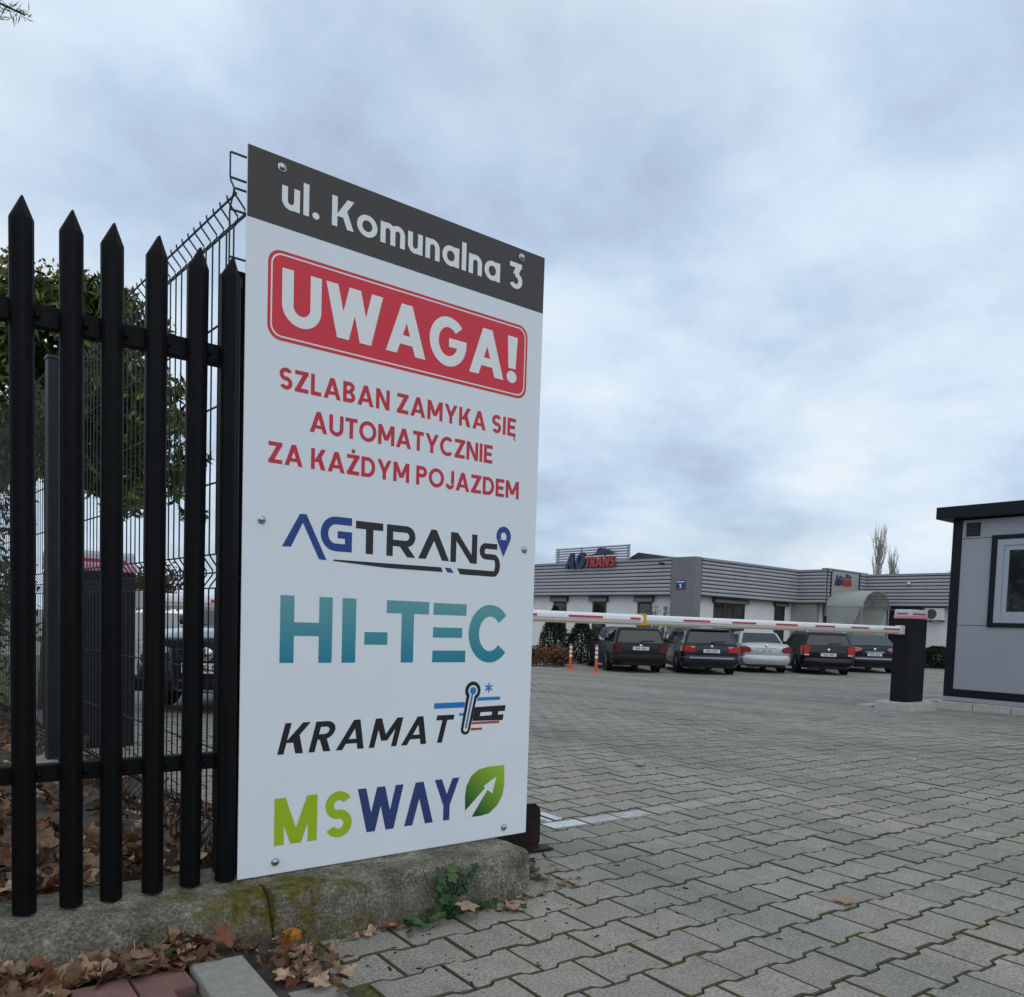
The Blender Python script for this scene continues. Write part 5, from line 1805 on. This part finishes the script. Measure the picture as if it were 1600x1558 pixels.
dv_ = unit(unit(nd * np.array([1, 1, 0])) * .7 + rng.normal(size=(n, 3)) * .7)
sz_ = rng.uniform(.018, .034, (n, 1))
put('crown', quads_mesh('crown', nd + dv_ * sz_ * .7, dv_ * sz_, unit(np.cross(dv_, rng.normal(size=(n, 3)))) * .0028), fir_m, pt)

# poplars far behind the office
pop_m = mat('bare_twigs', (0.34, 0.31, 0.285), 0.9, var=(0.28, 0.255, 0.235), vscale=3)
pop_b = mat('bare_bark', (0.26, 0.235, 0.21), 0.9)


def poplar(x, y, H, label, seed, wid):
    r = random.Random(seed)
    t = thing('poplar_tree', label, 'tree', (x, y, -0.6), 0, 'bare poplars behind the office')
    MB().tube([(0, 0, 0), (0, 0, H * .5), (.1, 0, H * .95)], [.28, .18, .03], 8).build('trunk', pop_b, t, 50)
    mb = MB(); tw = MB()
    for k in range(64):
        h0 = H * r.uniform(.12, .78); a = r.uniform(0, 6.28); L_ = min(H - h0, r.uniform(.16, .30) * H) * (1.05 - .3 * h0 / H)
        ex = wid * r.uniform(.35, 1.0) * (1.15 - .75 * h0 / H)
        e = [(0, 0, h0), (math.cos(a) * ex * .6, math.sin(a) * ex * .6, h0 + L_ * .35), (math.cos(a) * ex, math.sin(a) * ex, h0 + L_)]
        mb.tube(e, [.055, .035, .012], 5)
        for q in range(12):
            f_ = r.uniform(.25, 1)
            p = Vector(e[0]).lerp(Vector(e[1]), f_) if r.random() < .4 else Vector(e[1]).lerp(Vector(e[2]), f_)
            d = Vector((r.gauss(0, .2), r.gauss(0, .2), 1)) * r.uniform(.5, 1.3)
            tw.tube([p, p + d], [.016, .006], 3)
    mb.build('boughs', pop_b, t); tw.build('twigs', pop_m, t)


poplar(86.7, 47.3, 13.4, 'tall bare poplar rising behind the office roof', 3, 1.35)
poplar(87.9, 46.3, 10.9, 'shorter bare poplar to the right of the tall one', 5, .95)
poplar(123.8, 57.0, 11.2, 'small far bare poplar just left of the booth', 8, 1.2)

# clipped conifers, barberry hedge and shrubs before the office
cyp_m = leafmat('cypress_green', (0.012, 0.020, 0.010), (0.024, 0.036, 0.016), (0.042, 0.052, 0.022))
bar_m = leafmat('barberry_orange', (0.07, 0.035, 0.018), (0.20, 0.075, 0.035), (0.30, 0.13, 0.06))
bar_g = leafmat('barberry_olive', (0.035, 0.035, 0.014), (0.075, 0.06, 0.024), (0.13, 0.08, 0.035))


def blob_shrub(name, label, cat, loc, prof, mtr, n, size, group=None, asp=.5):
    """shrub of revolution: prof is (height, radius)"""
    t = thing(name, label, cat, loc, 0, group)
    hs = np.array([p[0] for p in prof]); rs_ = np.array([p[1] for p in prof])
    z = rng.uniform(hs[0], hs[-1], n); a = rng.uniform(0, 2 * math.pi, n)
    bump_ = 1 + .10 * np.sin(a * 3 + z * 4) + .08 * np.sin(a * 7 - z * 9)
    rr = np.interp(z, hs, rs_) * bump_ * (rng.random(n) ** .28) + rng.normal(size=n) * .02
    Cn = np.stack([np.cos(a) * rr, np.sin(a) * rr, z], 1)
    o_ = unit(np.stack([np.cos(a), np.sin(a), np.full(n, .7)], 1) + rng.normal(size=(n, 3)) * .6)
    s = size * rng.uniform(.6, 1.3, (n, 1))
    put('crown', quads_mesh('crown', Cn, o_ * s, unit(np.cross(o_, rng.normal(size=(n, 3)))) * s * asp), mtr, t)
    MB().tube([(0, 0, 0), (0, 0, hs[-1] * .7)], [.05, .02], 7).build('trunk', bark, t)
    return t


blob_shrub('clipped_conifer', 'taller dark cone-shaped conifer left of the old black estate car', 'shrub', (20.15, 23.6, -.6), [(0.05, .50), (.5, .66), (1.0, .58), (1.6, .30), (2.15, .05)], cyp_m, 5200, .05, 'cone conifers by the office')
blob_shrub('clipped_conifer', 'broader cone-shaped conifer directly behind the old black estate car', 'shrub', (20.95, 22.95, -.6), [(0.05, .56), (.5, .72), (1.0, .52), (1.45, .26), (1.75, .05)], cyp_m, 5000, .05, 'cone conifers by the office')
blob_shrub('round_bush', 'dark round clipped bush at the wall between barrier and booth', 'bush', (38.6, 18.0, -.6), [(0.02, .75), (.4, .95), (.8, .7), (1.0, .2)], cyp_m, 4200, .06)
hd = thing('barberry_hedge', 'orange and brown autumn barberry hedge beside the sign edge', 'hedge', (17.75, 22.3, -.6), R(52.4 - 90))
cent = np.array([(rng.uniform(-2.2, 1.5), rng.uniform(-.55, .55), rng.uniform(.15, .55)) for k in range(150)])
Cc, Uu, Vv = clump_cloud(cent[:90], [.24] * 90, 70, .045, .5, outward=.3)
put('foliage', quads_mesh('foliage', Cc, Uu, Vv), bar_m, hd)
Cc, Uu, Vv = clump_cloud(cent[90:], [.25] * 60, 70, .045, .5, outward=.3)
put('undergrowth', quads_mesh('undergrowth', Cc, Uu, Vv), bar_g, hd)
us = thing('upright_shrub', 'sparse upright olive shrub before the grey corner column', 'shrub', (22.9, 20.9, -.6))
smb = MB(); cent = []
for k in range(26):
    a = rng.uniform(0, 6.28); r_ = rng.uniform(.1, .75); h_ = rng.uniform(1.5, 2.25)
    e = (math.cos(a) * r_, math.sin(a) * r_, h_)
    smb.tube([(0, 0, 0), (e[0] * .5, e[1] * .5, h_ * .5), e], [.02, .012, .004], 4)
    for f_ in (.45, .6, .75, .9, 1):
        cent.append((e[0] * f_, e[1] * f_, h_ * f_))
smb.build('stems', bark, us)
Cc, Uu, Vv = clump_cloud(np.array(cent), [.11] * len(cent), 24, .034, .3, outward=.2)
put('foliage', quads_mesh('foliage', Cc, Uu, Vv), leafmat('shrub_olive', (.05, .055, .02), (.10, .105, .035), (.15, .10, .05)), us)

# far trees seen through the fence
for k, (x, y, h_, r_, lb) in enumerate(((10.2, 42.5, 4.3, 1.7, 'small olive tree far behind the dark car'), (15.5, 44.0, 3.6, 1.9, 'low wide olive tree far behind the dark car'), (3.5, 46, 4.4, 2.6, 'broad olive tree far behind the barrier cabinet'))):
    t = thing('far_tree', lb, 'tree', (x, y, -.75), 0, 'far trees seen through the fence')
    MB().tube([(0, 0, 0), (0, 0, h_ * .7)], [.16, .05], 7).build('trunk', bark, t)
    cent = np.array([unit(rng.normal(size=(1, 3)))[0] * r_ * rng.uniform(.3, 1) * np.array([1, 1, .75]) + np.array([0, 0, h_ * .62]) for q in range(60)])
    Cc, Uu, Vv = clump_cloud(cent, [.5] * 60, 40, .12, .5, outward=.3)
    put('crown', quads_mesh('crown', Cc, Uu, Vv), bar_g, t)

# ------------------------------------------------------------------ fallen leaves
dry_m = leafmat('dry_leaf', (0.09, 0.045, 0.024), (0.24, 0.145, 0.085), (0.50, 0.34, 0.22), 0.7)
dry_r = leafmat('russet_leaf', (0.12, 0.048, 0.025), (0.20, 0.075, 0.036), (0.15, 0.062, 0.034), 0.65)
dry_p = leafmat('pale_leaf', (0.33, 0.20, 0.125), (0.40, 0.26, 0.165), (0.30, 0.19, 0.12), 0.7)
ivy_m = leafmat('ivy_green', (0.014, 0.040, 0.016), (0.030, 0.075, 0.028), (0.075, 0.13, 0.040), 0.45)


def leaf_geo(seed, lobes=5, curl=.5):
    r = random.Random(seed)
    n = lobes * 4
    ph = [r.uniform(.8, 1.2) for _ in range(lobes)]
    vs = [(0, 0, 0)]
    for ringk, fr in ((0, .5), (1, 1.0)):
        for k in range(n):
            a = 2 * math.pi * k / n - math.pi / 2 + math.pi / lobes
            li = k // 4; w_ = (k % 4)
            rad_ = {0: .60, 1: .86, 2: 1.0, 3: .80}[w_] * ph[li]
            if ringk == 0:
                rad_ = fr * (.5 + .45 * rad_)
            x, y = rad_ * math.cos(a), rad_ * math.sin(a)
            z = curl * (.35 * x * x * r.choice((1, 1, .6)) + .25 * y * y) + .09 * math.sin(5 * a + seed) * rad_ + r.uniform(-.05, .05) * rad_
            vs.append((x, y, z))
    fs = []
    for k in range(n):
        j = (k + 1) % n
        fs.append((0, 1 + k, 1 + j)); fs.append((1 + k, 1 + n + k, 1 + n + j, 1 + j))
    # stalk
    o_ = len(vs)
    vs += [(-.02, -.5, .02), (.02, -.5, .02), (.02, -1.45, .12), (-.02, -1.45, .12)]
    fs.append((o_, o_ + 1, o_ + 2, o_ + 3))
    return vs, fs


LG = [leaf_geo(s, lob, cu) for s, lob, cu in ((1, 5, .5), (2, 5, .9), (3, 3, .7), (4, 5, -.9), (5, 4, 1.5), (6, 5, .25), (7, 4, 1.1), (8, 5, 1.7))]


def litter(name, spots, material, label, cat='leaf litter', parent=None):
    mb = MB()
    for (p, s, rot) in spots:
        V, F = random.choice(LG)
        M_ = Matrix.LocRotScale(Vector(p), rot, Vector((s, s * random.uniform(.7, 1), s)))
        mb.add([M_ @ Vector(v) for v in V], F)
    me = bpy.data.meshes.new(name); me.from_pydata(mb.v, [], mb.f); me.shade_smooth()
    o = put(name, me, material, parent)
    o['kind'] = 'stuff'
    o['label'] = label; o['category'] = cat
    return o


from mathutils import Euler


def rrot(t=.5):
    return Euler((random.gauss(0, t), random.gauss(0, t), random.uniform(0, 6.28))).to_quaternion()


spots = []
for k in range(2300):      # bed behind the fence
    y = 2.31 + 5.5 * random.random() ** 1.7
    x = random.uniform(-1.2, .98 - .1 * max(0, y - 4))
    z = .118 + .02 * noise.noise(Vector((x * 3, y * 3, 0))) + random.uniform(0, .030)
    if y < 2.6:
        z += .02
    spots.append(((x, y, z), random.uniform(.024, .050), rrot(.55)))
litter('leaf_litter', spots[:1900], dry_m, 'thick brown fallen leaves on the bed behind the black fence')
litter('leaf_litter', spots[1900:], dry_r, 'scattered russet fallen leaves on the bed behind the black fence')
spots = []
for k in range(330):       # heap along the plinth foot at the left
    x = -.5 + 1.12 * random.random() ** .8
    hgt = 0
    y = 1.975 - abs(random.gauss(0, .085)) * (1.25 - .4 * max(0, x)) - .01
    if x > .22 and y < 1.90 - .06 * random.random():
        continue
    z = .055 + random.uniform(0, .030) * max(0, 1 - (1.975 - y) / .2) + .02 * hgt
    spots.append(((x, y, z), random.uniform(.026, .052), rrot(.45)))
for k in range(95):        # pocket between the slabs and the peg
    x = random.gauss(.755, .050); y = random.gauss(1.80, .07)
    if y > 1.95 or x < .67:
        continue
    spots.append(((x, y, .032 + random.uniform(0, .026)), random.uniform(.014, .026), rrot(.6)))
random.shuffle(spots)
litter('leaf_litter', spots[:40], dry_r, 'russet leaves mixed into the heap at the plinth foot')
litter('leaf_litter', spots[40:], dry_m, 'heap of dry brown leaves on the pavement at the plinth foot')


def one_leaf(label, p, s, rot, m_, kind=0):
    V, F = LG[kind]
    me = bpy.data.meshes.new('fallen_leaf'); me.from_pydata(V, [], F); me.shade_smooth()
    o = put('fallen_leaf', me, m_)
    o.location = p; o.rotation_euler = rot; o.scale = (s, s * .85, s)
    return tag(o, label, 'leaf', 'single fallen leaves')


fr = []
for k in range(70):
    if k < 36:
        x = random.gauss(1.74, .09); y = random.gauss(2.10, .12)
        if x < 1.66 and y > 1.95:
            continue
    else:
        x = random.uniform(.92, 1.66); y = 1.965 - abs(random.gauss(0, .035))
    fr.append(((x, y, .004 + random.uniform(0, .006)), random.uniform(.006, .018), rrot(.25)))
litter('leaf_fragments', fr, dry_m, 'small broken leaf bits along the plinth foot and its end')
one_leaf('pale brown leaf lying alone on the open paving at the right', (2.42, 1.365, .006), .040, (.06, -.10, -.5), dry_p, 2)
one_leaf('russet leaf propped against the plinth above the grey slab', (.640, 1.925, .085), .042, (.75, .2, .5), dry_r, 0)
one_leaf('pale curled leaf on the paving past the plinth end', (1.745, 2.06, .012), .040, (.15, .2, 1.0), dry_p, 0)
one_leaf('brown leaf with a long stalk in front of the plinth end', (1.475, 1.868, .010), .034, (.1, -.1, 2.0), dry_p, 1)
one_leaf('pale tan leaf caught among the ivy at the plinth foot', (1.318, 1.885, .040), .042, (.25, .1, .3), dry_p, 5)
one_leaf('brown leaf hanging in the ivy on the plinth face', (1.335, 1.955, .115), .040, (1.1, .1, .4), dry_m, 3)
one_leaf('russet leaf on the paving left of the ivy', (1.105, 1.935, .008), .030, (.05, .1, 2.6), dry_r, 4)
one_leaf('russet leaf lying under the dark gate stop', (1.70, 2.26, .012), .036, (.3, .2, 1.6), dry_r, 1)
one_leaf('tiny pale leaf scrap on the paving below the plinth', (1.113, 1.666, .004), .011, (.05, .05, .2), dry_p, 5)
one_leaf('pale leaf lying far out on the paving beyond the painted line', (3.69, 3.47, .008), .045, (.1, .1, .2), dry_p, 5)

# ivy and weeds at the plinth
iv = thing('ivy_plant', 'dark green ivy climbing the plinth foot below the sign', 'plant', (1.29, 1.97, 0.0))
stem = MB(); spots = []
for k in range(9):
    a = random.uniform(-.16, .20); h_ = random.uniform(.03, .165)
    stem.tube([(0, -.005, 0), (a * .4, -.02, h_ * .5), (a * .6, -.012, h_)], [.003, .0025, .0015], 5)
    for q in range(7):
        f_ = random.random()
        spots.append(((a * .6 * f_ + random.gauss(0, .016), -.02 - random.uniform(0, .03), h_ * f_ + .01), random.uniform(.011, .022), Euler((random.uniform(.5, 1.3), random.gauss(0, .4), random.gauss(0, .6))).to_quaternion()))
for k in range(46):
    spots.append(((random.uniform(-.16, .24), -random.uniform(.02, .105), random.uniform(.006, .03)), random.uniform(.011, .021), rrot(.35)))
stem.build('stems', bark, iv)
mb = MB()
for (p, s, rot) in spots:
    V, F = random.choice((LG[0], LG[2], LG[5]))
    M_ = Matrix.LocRotScale(Vector(p), rot, Vector((s, s, s * .5)))
    mb.add([M_ @ Vector(v) for v in V], F)
me = bpy.data.meshes.new('leaves'); me.from_pydata(mb.v, [], mb.f)
put('leaves', me, ivy_m, iv)
for lb, (x, y), nn in (('small green weed at the end of the concrete plinth', (1.70, 2.13), 22), ('low green weed between the heaped leaves and the plinth', (.50, 1.93), 18), ('green weed growing in leaves behind the fence', (.42, 2.95), 26)):
    wd = thing('weed_plant', lb, 'plant', (x, y, (.05 if x < 1 else .0) if y < 2.5 else .12))
    mb = MB()
    for k in range(nn):
        V, F = random.choice((LG[2], LG[5])); s = random.uniform(.010, .020)
        M_ = Matrix.LocRotScale(Vector((random.gauss(0, .05), random.gauss(0, .03), random.uniform(.008, .05))), rrot(.5), Vector((s, s * .8, s)))
        mb.add([M_ @ Vector(v) for v in V], F)
    me = bpy.data.meshes.new('leaves'); me.from_pydata(mb.v, [], mb.f)
    put('leaves', me, leafmat('weed_green', (0.03, 0.06, 0.016), (0.06, 0.10, 0.025), (0.10, 0.12, 0.03)), wd)
    MB().tube([(0, 0, 0), (.005, 0, .05)], .002, 4).build('stems', bark, wd)

# crumbs and twigs strewn over the stones
db = MB()
for k in range(210):
    if random.random() < .6:
        x = random.uniform(.9, 2.1); y = min(1.96, 1.97 - abs(random.gauss(0, .28)))
        if x > 1.65:
            y = random.uniform(1.2, 2.6)
    else:
        x = random.uniform(1.0, 7.0); y = random.uniform(.5, 4.5)
    s = random.uniform(.0010, .0030)
    a = random.uniform(0, 6.28)
    M_ = Matrix.LocRotScale(Vector((x, y, gz(x, y) + s * .6)), rrot(.2), Vector((s * random.choice((1, 1, 4)), s, s)))
    db.add([M_ @ Vector(v) for v in ((-1, -1, -.5), (1, -1, -.5), (1, 1, -.5), (-1, 1, -.5), (-.7, -.5, .6), (.8, -.6, .5), (.6, .7, .6), (-.6, .6, .4))], [(3, 2, 1, 0), (4, 5, 6, 7), (0, 1, 5, 4), (1, 2, 6, 5), (2, 3, 7, 6), (3, 0, 4, 7)])
o = db.build('crumbs', mat('dark_crumb', (0.02, 0.016, 0.012), .95))
o['kind'] = 'stuff'; o['label'] = 'dark soil crumbs and twig bits strewn over the paving'; o['category'] = 'debris'
